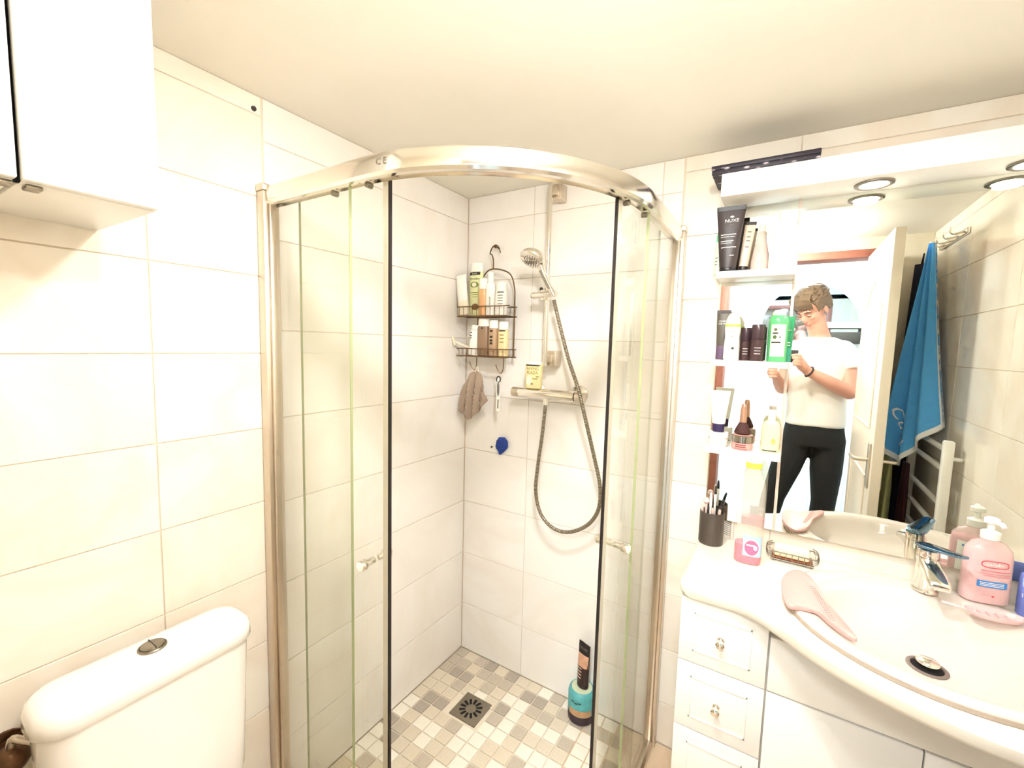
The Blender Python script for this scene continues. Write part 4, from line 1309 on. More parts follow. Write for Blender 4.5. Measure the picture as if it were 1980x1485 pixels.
Loft([(hd * 0.756, 0.020, 0.0128, 2.3), (hd * 0.86, 0.0185, 0.012, 2.2), (hd * 0.95, 0.013, 0.009, 2.1), (hd, 0.005, 0.004, 2)]).mb().build('cap', pm('cream_cap', (236, 226, 206), 0.35), dv_)
text_loft(L, 'Dove', 0.0105, -0.002, hd * 0.6, pm('gold_brown_print', (120, 104, 80), 0.5), dv_)
L.disc(0.0, hd * 0.5, 0.003, 0.002).build('dove_emblem', pm('gold_print', (186, 160, 110), 0.5), dv_)
L.disc(0.004, hd * 0.25, 0.004, 0.0035).build('flower_print', M['ink'], dv_)
for (l, r, tt, yy, lab, nm, hh, ww) in ((1431, 1452, 636, -0.075, 'shorter dark brown deodorant can behind the white stick', 'deodorant_can', 0.098, 0.029), (1449, 1481, 632, -0.098, 'dark plum deodorant can in the middle of the middle shelf', 'deodorant_can', 0.106, 0.036)):
    x = P((l + r) / 2, 665, 1, yy).x
    c_ = thing(nm, lab, 'deodorant can', (x, yy, Z[1]), group='dark deodorant cans')
    bm_ = pm('dark_plum_can_' + str(l), (74, 50, 50), 0.3, var=0.2, scale=50)
    L = Loft([(0, ww * 0.47, ww * 0.47, 2), (0.003, ww * 0.5, ww * 0.5, 2), (hh * 0.58, ww * 0.5, ww * 0.5, 2), (hh * 0.585, ww * 0.485, ww * 0.485, 2)], 28)
    L.mb().build('can_body', bm_, c_)
    Loft([(hh * 0.59, ww * 0.485, ww * 0.485, 2), (hh * 0.6, ww * 0.5, ww * 0.5, 2), (hh * 0.97, ww * 0.5, ww * 0.5, 2), (hh, ww * 0.46, ww * 0.46, 2)], 28).mb().build('cap', pm('plum_cap_' + str(l), (66, 46, 52), 0.25), c_)
    bars(L, [(-ww * 0.2, ww * 0.25, hh * k, 0.0016) for k in (0.36, 0.28, 0.2)], M['ink_white'], c_)
x, w_, zb, h = span(1485, 1527, 590, 702, -0.085)
t = thing('green_spray_can', 'green spray can with cream label and pale cap at right of middle shelf', 'spray can', (x - 0.002, -0.082, Z[1]))
hg, wg = 0.148, 0.05
grn = pm('bottle_green', (96, 190, 120), 0.25, var=0.06)
L = Loft([(0, wg * 0.47, wg * 0.47, 2), (0.004, wg * 0.5, wg * 0.5, 2), (hg * 0.78, wg * 0.5, wg * 0.5, 2), (hg * 0.84, wg * 0.47, wg * 0.47, 2), (hg * 0.9, wg * 0.36, wg * 0.36, 2)], 32)
L.mb().build('can_body', grn, t)
Loft([(hg * 0.9, wg * 0.34, wg * 0.34, 2), (hg * 0.95, wg * 0.33, wg * 0.33, 2), (hg * 0.99, wg * 0.26, wg * 0.26, 2), (hg, wg * 0.2, wg * 0.2, 2)], 28).mb().build('cap', M['cream'], t)
L.patch(-0.017, 0.019, hg * 0.1, hg * 0.72, 0.0006, 12, 4).build('paper_label', M['cream'], t)
L.disc(-0.006, hg * 0.62, 0.0042, 0.0042, 0.0012).build('label_emblem', pm('olive_emblem', (96, 92, 52), 0.6), t)
L.disc(-0.006, hg * 0.55, 0.008, 0.0022, 0.0012).build('label_emblem', pm('dark_emblem', (50, 50, 34), 0.6), t)
L.disc(-0.007, hg * 0.475, 0.0048, 0.0055, 0.0012).build('label_leaf', pm('leaf_print', (86, 110, 52), 0.6), t)
L.disc(0.006, hg * 0.475, 0.0018, 0.0022, 0.0012).build('label_leaf', M['ink'], t)
L.patch(-0.0145, 0.008, hg * 0.36, hg * 0.385, 0.0012, 8, 1).build('label_bar', M['ink'], t)
x = P(1529, 660, 1, -0.06).x
t, L = squeeze_tube('green_gel_tube', 'emerald green gel tube at the right end of the middle shelf behind the spray can', 'tube', x - 0.011, -0.05, Z[1], 0.03, 0.036, 0.026, 0.132, pm('emerald_tube', (40, 150, 96), 0.3, var=0.08), pm('teal_cap', (54, 160, 130), 0.35), 0.3, 1.0)
bars(L, [(-0.01, 0.012, 0.092, 0.0016), (-0.002, 0.01, 0.028 + 0.02, 0.003), (-0.002, 0.01, 0.036 + 0.02, 0.003)], M['ink_white'], t)

# bottom shelf
x = P(1388, 846, 1, -0.085).x
jr = thing('face_cream_jar', 'white face cream jar at the left end of the bottom shelf', 'jar', (x, -0.08, Z[2]))
L = Loft([(0, 0.026, 0.026, 2), (0.003, 0.0285, 0.0285, 2), (0.024, 0.0285, 0.0285, 2), (0.025, 0.0265, 0.0265, 2)], 32)
L.mb().build('jar_body', M['plastic'], jr)
MB().lathe([(0.0285, 0.0255), (0.0295, 0.0265), (0.0295, 0.041), (0.028, 0.043), (0.0005, 0.0435)], seg=32).build('lid', M['plastic'], jr)
text_loft(L, 'Nuxe', 0.006, 0.002, 0.016, M['ink_grey'], jr)
ht = 0.128
t, L = squeeze_tube('face_cream_tube', 'white cream tube with dark violet cap standing on the white jar', 'tube', x - 0.001, -0.082, Z[2] + 0.0442, 0.038, 0.056, 0.032, ht, M['plastic'], pm('dark_violet_cap', (50, 36, 78), 0.35), 0.2, 0.88)
text_loft(L, 'Eucerin', 0.0085, 0.0, ht * 0.78, M['ink_grey'], t)
bars(L, [(-0.014, 0.01, ht * k, 0.0014) for k in (0.6, 0.54, 0.46, 0.38)], pm('light_grey_print', (190, 182, 172), 0.6), t)
x = P(1435, 850, 1, -0.09).x
pj = thing('powder_jar', 'squat powder jar with silver lid and pink label under the make-up brush', 'jar', (x, -0.088, Z[2]))
L = Loft([(0, 0.026, 0.026, 2), (0.002, 0.0285, 0.0285, 2), (0.021, 0.0285, 0.0285, 2)], 36)
L.mb().build('jar_body', pm('pink_label', (226, 160, 150), 0.4, var=0.08), pj)
MB().lathe([(0.0275, 0.0215), (0.029, 0.0225), (0.029, 0.041), (0.028, 0.042), (0.0005, 0.0425)], seg=36).build('silver_lid', pm('silver_lid', (168, 160, 152), 0.18, 1.0), pj)
bars(L, [(-0.016, 0.012, z, 0.003) for z in (0.016, 0.01)] + [(-0.02, 0.016, 0.004, 0.0014)], pm('wine_print', (140, 64, 66), 0.6), pj)
MB().lathe([(0.0275, 0.043), (0.028, 0.0445), (0.0005, 0.046)], seg=32).build('pink_top', pm('pink_top', (222, 166, 150), 0.5), pj)
kb = thing('kabuki_brush', 'make-up brush with a copper handle standing bristles down on the powder jar', 'make-up brush', (x - 0.001, -0.088, Z[2] + 0.0468))
MB().lathe([(0.019, 0.0), (0.0225, 0.002), (0.022, 0.008), (0.014, 0.026), (0.0095, 0.034)], seg=28).build('bristles', pm('dark_red_brown_bristle', (66, 28, 24), 0.7, var=0.3, scale=200, bump=0.6), kb)
MB().lathe([(0.0095, 0.0345), (0.0098, 0.038), (0.0088, 0.07), (0.0072, 0.084), (0.0066, 0.088), (0.0045, 0.0905)], seg=24).build('handle', pm('copper_handle', (206, 160, 134), 0.25, 0.7), kb)
x = P(1491, 845, 1, -0.085).x
t, L = bottle('cleansing_oil_bottle', 'pale yellow oil bottle with a leaf print at the right end of the bottom shelf', 'bottle', x - 0.002, -0.08, Z[2], 0.05, 0.034, 0.125, pm('pale_yellow_bottle', (238, 232, 190), 0.25, alpha_tr=0.15), pm('pale_peach_cap', (240, 226, 212), 0.3), cap_h=0.24, cap_w=0.42, e=2.6, shoulder=0.3)
L.disc(0.008, 0.035, 0.006, 0.009).build('leaf_print', pm('olive_leaf', (180, 178, 100), 0.6), t)
bars(L, [(-0.018, 0.018, 0.006, 0.003)], M['ink'], t)

# ------------------------------------------------------------------ tap
fb = Vector((1.568, -0.082))
tp = thing('basin_tap', 'chrome single-lever basin tap with a blue-tinted lever plate', 'tap', (fb.x, fb.y, RIM - 0.001))
MB().lathe([(0.027, 0.0), (0.027, 0.004), (0.0225, 0.008), (0.0215, 0.075), (0.0225, 0.09)], seg=28).build('tap_body', M['chrome'], tp)
m = MB()
rs = []
for d, hw_, z0, z1 in ((0.0, 0.019, 0.058, 0.09), (-0.03, 0.019, 0.062, 0.088), (-0.075, 0.02, 0.06, 0.078), (-0.105, 0.021, 0.054, 0.069), (-0.118, 0.019, 0.052, 0.064)):
    rs.append([(-hw_, d, z0), (hw_, d, z0), (hw_ * 1.0, d, z1), (hw_ * 0.7, d, z1 + 0.002), (-hw_ * 0.7, d, z1 + 0.002), (-hw_, d, z1)])
m.rings(rs)
m.build('spout', M['chrome'], tp, bev=0.003)
MB().lathe([(0.0225, 0.091), (0.023, 0.094), (0.0215, 0.108), (0.016, 0.112), (0.0005, 0.113)], seg=28).build('cartridge_cap', M['chrome'], tp)
m = MB()
rs = []
for d, hw_, z in ((0.024, 0.016, 0.111), (0.0, 0.023, 0.113), (-0.04, 0.020, 0.119), (-0.085, 0.014, 0.127), (-0.095, 0.008, 0.129)):
    rs.append([(-hw_, d, z), (hw_, d, z), (hw_, d, z + 0.006), (-hw_, d, z + 0.006)])
m.rings(rs)
m.xform(Matrix.Rotation(0.5, 4, 'Z'))
m.build('lever', pm('blue_tinted_chrome', (120, 150, 176), 0.1, 1.0, var=0.1, scale=30), tp, bev=0.0015)

# ------------------------------------------------------------------ brush cup
cz = CTZ + 0.0008
c0 = P(1374, 1052, 2, CTZ)
RC = 0.0365
cu_ = thing('brush_cup', 'dark grey cylindrical cup holding make-up brushes at the wall end of the worktop', 'cup', (c0.x - 0.003, -0.066, cz))
MB().lathe([(RC * 0.96, 0), (RC, 0.003), (RC, 0.103), (RC - 0.0015, 0.104), (RC - 0.003, 0.103), (RC - 0.003, 0.006), (0.0005, 0.005)], seg=36, cap=False).add([], []).build('cup_wall', pm('charcoal_cup', (86, 76, 68), 0.4, 0.3, var=0.12, scale=50), cu_)
MB().lathe([(RC * 0.95, 0.0002), (RC * 0.95, 0.002)], seg=36).build('cup_base', M['black'], cu_)
CC = Vector((c0.x - 0.003, -0.066, cz))
sticks = [('make_up_brush', 'pale pink brush with broad tip leaning left in the grey cup', (-0.016, -0.006, 0.006), (-0.02, 0.0, 0.145), 'pink', 0.010),
          ('make_up_brush', 'white comb-like stick standing upright in the grey cup', (-0.004, -0.008, 0.006), (-0.006, -0.006, 0.165), 'white', 0.0035),
          ('make_up_brush', 'white stick with dark marks at the back of the grey cup', (0.006, 0.008, 0.006), (0.004, 0.012, 0.185), 'white2', 0.0035),
          ('eye_pencil', 'dark pencil leaning right in the grey cup with a black point', (-0.006, 0.0, 0.006), (0.03, 0.004, 0.145), 'dark', 0.0035),
          ('make_up_brush', 'mauve brush handle in the middle of the grey cup', (0.004, -0.012, 0.006), (0.002, -0.014, 0.118), 'mauve', 0.005),
          ('make_up_brush', 'short greyish brush at the front left of the grey cup', (-0.018, -0.014, 0.006), (-0.03, -0.012, 0.122), 'grey', 0.005),
          ('make_up_brush', 'brown short brush at the right of the grey cup', (0.014, -0.004, 0.006), (0.022, -0.006, 0.115), 'brown', 0.005)]
SM = {'pink': pm('pale_pink_stick', (232, 204, 194), 0.4), 'white': M['plastic'], 'white2': M['plastic'], 'dark': pm('dark_pencil', (70, 62, 54), 0.5), 'mauve': pm('mauve_stick', (170, 138, 138), 0.4), 'grey': pm('greyish_stick', (170, 154, 142), 0.5), 'brown': pm('brown_stick', (96, 68, 54), 0.5)}
BT = pm('brush_hair', (214, 186, 172), 0.8, var=0.2, scale=150, bump=0.4)
for nm, lab, a, b, kx, rr in sticks:
    a, b = Vector(a), Vector(b)
    t = thing(nm, lab, 'brush' if 'brush' in nm else 'pencil', CC + a, group='sticks in the grey cup')
    d = b - a
    MB().tube([Vector((0, 0, 0)), d * 0.7, d * 0.72, d * 0.84], 0.003, 10, radii=[0.0026, 0.0034, 0.0042, 0.0044]).build('stick', SM[kx], t)
    tipm = {'dark': M['black'], 'white': M['plastic'], 'white2': M['ink'], 'pink': SM['pink']}.get(kx, BT)
    MB().tube([d * 0.841, d * 0.9, d * 0.97, d], 0.003, 10, radii=[0.0042, max(0.004, rr), max(0.003, rr * 0.8), 0.0012]).build('tip', tipm, t)
# hair brush behind the cup
hbp = P(1408, 1046, 2, CTZ)
hb_ = thing('hair_brush', 'upright dark-bristled hair brush with a pinkish white back beside the grey cup', 'hair brush', (hbp.x + 0.008, hbp.y + 0.03, cz), rz=0.0)
Loft([(0.0, 0.006, 0.014, 2.4), (0.004, 0.007, 0.018, 2.4), (0.08, 0.006, 0.02, 2.4), (0.1, 0.005, 0.014, 2.4), (0.112, 0.005, 0.008, 2.2), (0.165, 0.006, 0.009, 2.2), (0.175, 0.004, 0.006, 2)]).mb().build('brush_back', pm('pinkish_white_back', (240, 220, 206), 0.3), hb_)
m = MB()
for i in range(13):
    for j in range(4):
        z, y = 0.01 + 0.0065 * i, -0.013 + 0.0085 * j
        m.tube([(-0.005, y, z), (-0.024, y - 0.002, z + 0.006)], 0.0006, 4)
m.build('bristles', M['ink'], hb_)['kind'] = 'stuff'

# ------------------------------------------------------------------ pink mouthwash bottle
c0 = P(1443, 1090, 2, CTZ)
mw = thing('mouthwash_bottle', 'clear mouthwash bottle with pink liquid and yellow cap band beside the brush cup', 'bottle', (c0.x, c0.y + 0.018, cz))
L = Loft([(0, 0.032, 0.022, 2.8), (0.004, 0.0355, 0.024, 2.8), (0.2, 0.0355, 0.024, 2.8), (0.238, 0.033, 0.022, 2.6), (0.268, 0.022, 0.019, 2.2), (0.282, 0.0195, 0.018, 2.0)])
L.mb().build('bottle_body', pm('clear_pet', (248, 244, 236), 0.15, var=0.02, alpha_tr=0.78), mw)
Loft([(0.0015, 0.0325, 0.0215, 2.8), (0.005, 0.0345, 0.0232, 2.8), (0.056, 0.0345, 0.0232, 2.8)]).mb().build('pink_liquid', pm('hot_pink_liquid', (240, 84, 128), 0.2, var=0.1), mw)
L.patch(-0.012, 0.034, 0.026, 0.086, 0.0005, 12, 4).build('blue_label', pm('pale_blue_label', (170, 204, 238), 0.45), mw)
L.disc(0.010, 0.052, 0.021, 0.0255, 0.0009).build('white_ring', M['ink_white'], mw)
L.disc(0.010, 0.052, 0.018, 0.0225, 0.0013).build('pink_disc', pm('pink_disc', (236, 104, 142), 0.45), mw)
L.patch(-0.003, 0.019, 0.057, 0.0615, 0.0018, 6, 1).build('white_bar', M['ink_white'], mw)
Loft([(0.2825, 0.0205, 0.019, 2), (0.284, 0.021, 0.0195, 2), (0.298, 0.021, 0.0195, 2)]).mb().build('yellow_band', pm('lemon_yellow', (238, 236, 84), 0.4), mw)
Loft([(0.2985, 0.0205, 0.019, 2), (0.318, 0.0195, 0.0185, 2), (0.322, 0.0175, 0.0165, 2)]).mb().build('cap', pm('translucent_white_cap', (246, 242, 226), 0.3), mw)

# ------------------------------------------------------------------ soap basket
c0 = P(1480, 1092, 2, CTZ)
c1 = P(1572, 1098, 2, CTZ)
sx0, sx1, sy = c0.x + 0.012, c1.x + 0.0, -0.062
sb = thing('soap_basket', 'small chrome wire soap basket against the wall behind the basin', 'soap dish', ((sx0 + sx1) / 2, sy, cz))
hw_ = (sx1 - sx0) / 2
m = MB()
for z, gr in ((0.006, 0.0), (0.03, 0.004)):
    m.tube([(-hw_ - gr, -0.028 - gr, z), (hw_ + gr, -0.028 - gr, z), (hw_ + gr, 0.028 + gr, z), (-hw_ - gr, 0.028 + gr, z)], 0.0018, 8, closed=True)
for i in range(7):
    x = -hw_ + 2 * hw_ * (i + 0.5) / 7
    m.tube([(x, -0.032, 0.03), (x, -0.028, 0.006), (x, 0.028, 0.006), (x, 0.032, 0.03)], 0.0011, 6)
for sgn in (-1, 1):
    for y in (-0.014, 0.0, 0.014):
        m.tube(smooth_path([(sgn * (hw_ - 0.004), y, 0.005), (sgn * (hw_ + 0.01), y, 0.012), (sgn * (hw_ + 0.012), y, 0.034), (sgn * (hw_ - 0.002), y, 0.044)], 5), 0.0013, 6)
m.build('wire_frame', M['steel'], sb)
for sgnx in (-1, 1):
    for sgny in (-1, 1):
        MB().lathe([(0.003, 0.0), (0.003, 0.005)], (sgnx * (hw_ - 0.004), sgny * 0.024, 0), 10).build('foot', M['steel'], sb)
MB().box(-hw_ + 0.002, hw_ - 0.002, -0.0255, 0.0255, 0.0082, 0.012).build('reflection_toned_tray', pm('reflection_toned_tray', (170, 110, 84), 0.3, 0.8), sb, bev=0.001)  # tray coloured copper to paint the reflection below the sponge
spg = MB().box(-hw_ + 0.006, hw_ - 0.01, -0.022, 0.022, 0.0, 0.03).build('bath_sponge', pm('cream_sponge', (240, 228, 192), 0.9, var=0.06, scale=200, bump=0.6), None, bev=0.006, bseg=3)
spg.location = ((sx0 + sx1) / 2, sy, cz + 0.0125)
tag(spg, 'rectangular cream sponge lying in the wire soap basket', 'sponge')

# ------------------------------------------------------------------ pink paddle brush on the basin rim
ZP = RIM + 0.001
outp = [(1511, 1123), (1522, 1108), (1545, 1104), (1568, 1118), (1586, 1142), (1600, 1167), (1622, 1192), (1655, 1232), (1648, 1236), (1610, 1210), (1590, 1192), (1575, 1182), (1545, 1176), (1524, 1172), (1513, 1150)]
op = [P(x, y, 2, ZP + 0.006) for x, y in outp]
pc = sum(op, Vector()) / len(op)
sm_ = smooth_path(op + [op[0]], 4)[:-1]
m = MB()
rs = []
for z, k in ((0, 0.97), (0.002, 1.0), (0.009, 1.0), (0.011, 0.96)):
    rs.append([((p.x - pc.x) * k, (p.y - pc.y) * k, z) for p in sm_])
m.rings(rs)
pd = thing('pink_paddle_brush', 'flat pale pink paddle-shaped hair brush lying on the left rim of the basin', 'brush', (pc.x, pc.y, ZP))
m.build('paddle', pm('pale_pink_plastic', (208, 162, 154), 0.45, var=0.06, scale=60), pd)
bb = MB()
q0, q1 = P(1578, 1135, 2, ZP + 0.012), P(1618, 1200, 2, ZP + 0.012)
for i in range(16):
    for j in range(3):
        c = q0.lerp(q1, i / 15)
        n_ = Vector((-(q1 - q0).y, (q1 - q0).x, 0)).normalized()
        c = c - n_ * (0.004 + 0.004 * j) - pc
        bb.lathe([(0.0011, 0.0), (0.0008, 0.002)], (c.x, c.y, 0.0108), 5)
bb.build('bristle_dots', pm('rosy_grey', (170, 138, 130), 0.6), pd)['kind'] = 'stuff'

# ------------------------------------------------------------------ pink soap dispenser
c0 = P(1905, 1168, 2, RIM)
SDX, SDY = c0.x, c0.y + 0.02
sd = thing('soap_dispenser', 'pink liquid soap pump bottle with red outlined logo and blue label beside the tap', 'soap dispenser', (SDX, SDY, RIM + 0.0005), rz=0.22)
sd.scale = (1.14, 1.05, 1.06)
L = Loft([(0, 0.036, 0.02, 2.8), (0.004, 0.04, 0.0235, 2.8), (0.105, 0.04, 0.0235, 2.8), (0.125, 0.038, 0.0225, 2.6), (0.14, 0.028, 0.02, 2.3), (0.146, 0.0155, 0.0155, 2.0), (0.15, 0.0145, 0.0145, 2.0)])
L.mb().build('bottle_body', pm('clear_soap_bottle', (244, 226, 222), 0.12, var=0.02, alpha_tr=0.6), sd)
Loft([(0.002, 0.0365, 0.0205, 2.8), (0.005, 0.0388, 0.0222, 2.8), (0.104, 0.0388, 0.0222, 2.8), (0.121, 0.0372, 0.0214, 2.6)]).mb().build('pink_soap', pm('pink_soap', (250, 198, 202), 0.25, var=0.05), sd)
m = MB()
n_ = 40
ring_o, ring_i = [], []
for k in range(n_):
    a = 2 * PI * k / n_
    cx_, sx_ = math.cos(a), math.sin(a)
    X, Zz = 0.023 * math.copysign(abs(cx_) ** 0.5, cx_), 0.0085 * math.copysign(abs(sx_) ** 0.7, sx_)
    ring_o.append((X + 0.002, L.front(X + 0.002, 0.097 + Zz, 0.0012), 0.097 + Zz))
    X, Zz = X * 0.93, Zz * 0.8
    ring_i.append((X + 0.002, L.front(X + 0.002, 0.097 + Zz, 0.0012), 0.097 + Zz))
m.rings([ring_o, ring_i], cap=False)
red = pm('red_print', (206, 62, 78), 0.5)
m.build('logo_outline', red, sd, smooth=False)
text_loft(L, 'carolin', 0.0105, 0.002, 0.097, M['ink_white'], sd)
bars(L, [(-0.02, 0.03, 0.081, 0.0022), (-0.022, 0.032, 0.0745, 0.0012), (-0.016, 0.03, 0.07, 0.0012)], pm('rose_print', (210, 120, 130), 0.6), sd)
L.patch(-0.024, 0.026, 0.042, 0.057, 0.001, 12, 2).build('blue_label', pm('sky_blue_label', (60, 136, 206), 0.45), sd)
bars2 = MB()
for z in (0.053, 0.0495, 0.046):
    q = L.patch(-0.02, 0.02, z - 0.0007, z + 0.0007, 0.0016, 8, 1)
    bars2.add(q.v, q.f)
bars2.build('print_lines', M['ink_white'], sd)['kind'] = 'stuff'
L.disc(0.004, 0.022, 0.0025, 0.0018).build('print_dot', red, sd)
Loft([(0.15, 0.0155, 0.0155, 2), (0.151, 0.016, 0.016, 2), (0.166, 0.016, 0.016, 2), (0.169, 0.011, 0.011, 2), (0.171, 0.0055, 0.0055, 2), (0.186, 0.0055, 0.0055, 2)], 24).mb().build('pump_collar', M['plastic'], sd)
m = Loft([(0.186, 0.010, 0.010, 2), (0.188, 0.013, 0.012, 2), (0.197, 0.013, 0.012, 2), (0.2, 0.009, 0.009, 2)], 20).mb()
m.tube([(0.0, -0.006, 0.193), (0.0, -0.034, 0.194), (0.0, -0.04, 0.189)], 0.005, 12, radii=[0.006, 0.005, 0.004])
m.build('pump_head', M['plastic'], sd)
# back label seen in the mirror
bk = L.patch(-0.028, 0.028, 0.015, 0.112, 0.0006, 12, 4)
bk.v = [Vector((v.x, -v.y, v.z)) for v in bk.v]
bk.build('back_label', M['plastic'], sd)
bk = L.patch(-0.02, 0.022, 0.099, 0.104, 0.0011, 10, 1)
bk.v = [Vector((v.x, -v.y, v.z)) for v in bk.v]
bk.build('back_blue_line', pm('soft_blue_print', (110, 150, 205), 0.5), sd)
bk = MB()
for z in (0.088, 0.08, 0.07, 0.06, 0.052):
    q = L.patch(-0.02, 0.012, z - 0.0006, z + 0.0006, 0.0011, 8, 1)
    bk.add([(v.x, -v.y, v.z) for v in q.v], q.f)
bk.build('back_print_lines', pm('faint_grey_print', (200, 190, 182), 0.6), sd)['kind'] = 'stuff'
# pink soap dish in front
c0 = P(1915, 1194, 2, RIM)
dsh = thing('soap_dish', 'oval translucent pink soap dish on the basin rim in front of the pump bottle', 'soap dish', (c0.x + 0.006, c0.y, RIM + 0.0005), rz=0.12)
MB().lathe([(0.6, 0), (0.85, 0.002), (1.0, 0.011), (0.985, 0.0125), (0.82, 0.0045), (0.5, 0.0035), (0.01, 0.0035)], seg=40, sx=0.052, sy=0.026, cap=False).build('dish_shell', pm('translucent_pink_dish', (240, 206, 204), 0.15, var=0.04, alpha_tr=0.25), dsh)
for k in range(4):
    x = -0.024 + 0.016 * k
    MB().box(x - 0.0025, x + 0.0025, -0.014, 0.014, 0.004, 0.007).build('dish_rib', pm('rosy_rib_%d' % k, (214, 172, 166), 0.3), dsh, bev=0.001)
# blue pack at the right edge
c0 = P(1972, 1130, 1, -0.06)
bp2 = thing('blue_wipes_pack', 'blue and white soft pack standing at the right picture edge beside the pump bottle', 'pack', (c0.x + 0.028, -0.055, CTZ + 0.0005), rz=0.1)
hh_ = 0.105
Lk = Loft([(0, 0.026, 0.012, 4), (0.003, 0.0275, 0.0145, 4), (hh_ * 0.5, 0.0275, 0.0145, 4), (hh_ * 0.92, 0.0275, 0.008, 4), (hh_, 0.0275, 0.0015, 4)])
Lk.mb().build('pack_body', pm('periwinkle_blue', (116, 130, 206), 0.4, var=0.08), bp2)
Lk.patch(-0.026, 0.026, hh_ * 0.46, hh_ * 0.54, 0.0006, 8, 1).build('white_stripe', M['ink_white'], bp2)
Lk.patch(-0.026, 0.026, hh_ * 0.7, hh_ * 0.9, 0.0006, 8, 2).build('pale_panel', pm('pale_blue_panel', (170, 196, 236), 0.5), bp2)

# ------------------------------------------------------------------ door leaf, seen in the mirror
XD = 1.572
dw = thing('door_1', 'open white panelled door leaf, seen edge-on in the mirror', 'door', (XD + 0.018, YD, 0))
struct(dw)
def dp(m, name, mat, parent=None, **k):
    o = Vector((XD + 0.018, YD, 0))
    m.v = [v - o for v in m.v]
    return m.build(name, mat, parent or dw, **k)
Y0, Y1 = YD + 0.01, -0.855
M['door_white'] = pm('door_white_paint', (238, 226, 208), 0.35, var=0.02)
dp(MB().box(XD, XD + 0.036, Y0, Y1, 0.008, 1.972), 'leaf', M['door_white'], bev=0.002)
def mould(x, y0, y1, z0, z1, arch=False):
    pts = [(x, y0, z0), (x, y1, z0), (x, y1, z1)]
    if arch:
        pts += [(x, y1 + (y0 - y1) * t, z1 + 0.12 * math.sin(PI * t)) for t in (0.15, 0.3, 0.5, 0.7, 0.85)]
    pts += [(x, y0, z1)]
    return MB().tube(pts, 0.007, 6, closed=True)
for x in (XD, XD + 0.036):
    dp(mould(x, Y0 + 0.12, Y1 - 0.12, 1.12, 1.68, True), 'panel_moulding', M['door_white'])
    dp(mould(x, Y0 + 0.12, Y1 - 0.12, 0.2, 0.9), 'panel_moulding', M['door_white'])
for s in (-1, 1):
    x = XD if s < 0 else XD + 0.036
    hn = dp(MB().box(min(x, x + s * 0.008), max(x, x + s * 0.008), Y1 - 0.075, Y1 - 0.035, 0.86, 1.06), 'handle_plate', M['chrome_dull'], bev=0.002)
    dp(MB().tube(smooth_path([(x + s * 0.008, Y1 - 0.055, 0.985), (x + s * 0.045, Y1 - 0.055, 0.985), (x + s * 0.055, Y1 - 0.07, 0.985), (x + s * 0.055, Y1 - 0.165, 0.98)], 5), 0.0085, 10), 'lever', M['chrome_dull'], hn)

# ------------------------------------------------------------------ hooks, towel, radiator, clothes on the right wall (in the mirror)
rk = thing('hook_rail', 'chrome hook rail on the right wall, seen in the mirror beside the blue towel', 'hook rail', (XR, -1.2, 1.97))
MB().box(-0.012, -0.001, -0.2, 0.18, -0.012, 0.012).build('rail_bar', M['chrome'], rk, bev=0.002)
for y in (-0.14, -0.04, 0.06, 0.15):
    MB().tube(smooth_path([(-0.012, y, 0), (-0.045, y, -0.006), (-0.055, y, 0.008), (-0.055, y, 0.022)], 5), 0.0045, 8).build('hook', M['chrome'], rk)
towm = pm('sky_blue_terry', (92, 176, 240), 0.95, var=0.12, scale=240, bump=0.6)
hemm = pm('white_towel_hem', (240, 240, 238), 0.9, var=0.03, scale=150, bump=0.3)
tw = thing('blue_towel', 'sky blue towel with white hem and white lettering hanging from the hook rail', 'towel', (1.785, -1.33, 1.985))
top = Vector((1.785, -1.335, 1.985))
# towel corners: hung by one corner region; lower edge zigzags
TL, TR, TIP = Vector((1.655, -1.17, 1.0)), Vector((1.80, -0.99, 1.15)), Vector((1.70, -1.13, 0.93))
def tow(u, v):
    """u across 0..1, v down 0..1"""
    low = TL.lerp(TIP, u / 0.3) if u < 0.3 else TIP.lerp(TR, (u - 0.3) / 0.7)
    a = top + Vector((0.01 * (u - 0.5), 0.02 * (u - 0.5), 0))
    p = a.lerp(low, v)
    f = math.sin(u * 17 + 1.0) * 0.022 * (0.35 + 0.65 * v) + math.sin(u * 7 + v * 3) * 0.012 * v
    n = (TR - TL)
    n = Vector((-n.y, n.x, 0)).normalized()
    return p + n * f
def cloth(u0, u1, v0, v1, nu, nv, th, off=0.0):
    rs = []
    vs, fs = [], []
    for s in (0, 1):
        for j in range(nv + 1):
            for i in range(nu + 1):
                u, v = u0 + (u1 - u0) * i / nu, v0 + (v1 - v0) * j / nv
                n = (TR - TL)
                n = Vector((-n.y, n.x, 0)).normalized()
                vs.append(tow(u, v) + n * ((th if s else -th) + 0) - top)
    N = (nu + 1) * (nv + 1)
    for s in (0, 1):
        for j in range(nv):
            for i in range(nu):
                a = s * N + j * (nu + 1) + i
                fs.append((a, a + 1, a + nu + 2, a + nu + 1) if s else (a, a + nu + 1, a + nu + 2, a + 1))
    def edge(i1, j1, i2, j2):
        a, b = j1 * (nu + 1) + i1, j2 * (nu + 1) + i2
        fs.append((a, b, N + b, N + a))
    for i in range(nu):
        edge(i, 0, i + 1, 0)
        edge(i, nv, i + 1, nv)
    for j in range(nv):
        edge(0, j, 0, j + 1)
        edge(nu, j, nu, j + 1)
    return MB().add(vs, fs)
cloth(0, 1, 0, 0.975, 48, 40, 0.004).build('towel_cloth', towm, tw)
cloth(0, 1, 0.975, 1.0, 48, 2, 0.0045).build('bottom_hem', hemm, tw)
cloth(0.965, 1.0, 0.0, 0.975, 3, 30, 0.0052).build('side_hem', hemm, tw)
nn = (TR - TL)
nn = Vector((-nn.y, nn.x, 0)).normalized()
if nn.y < 0:
    pass
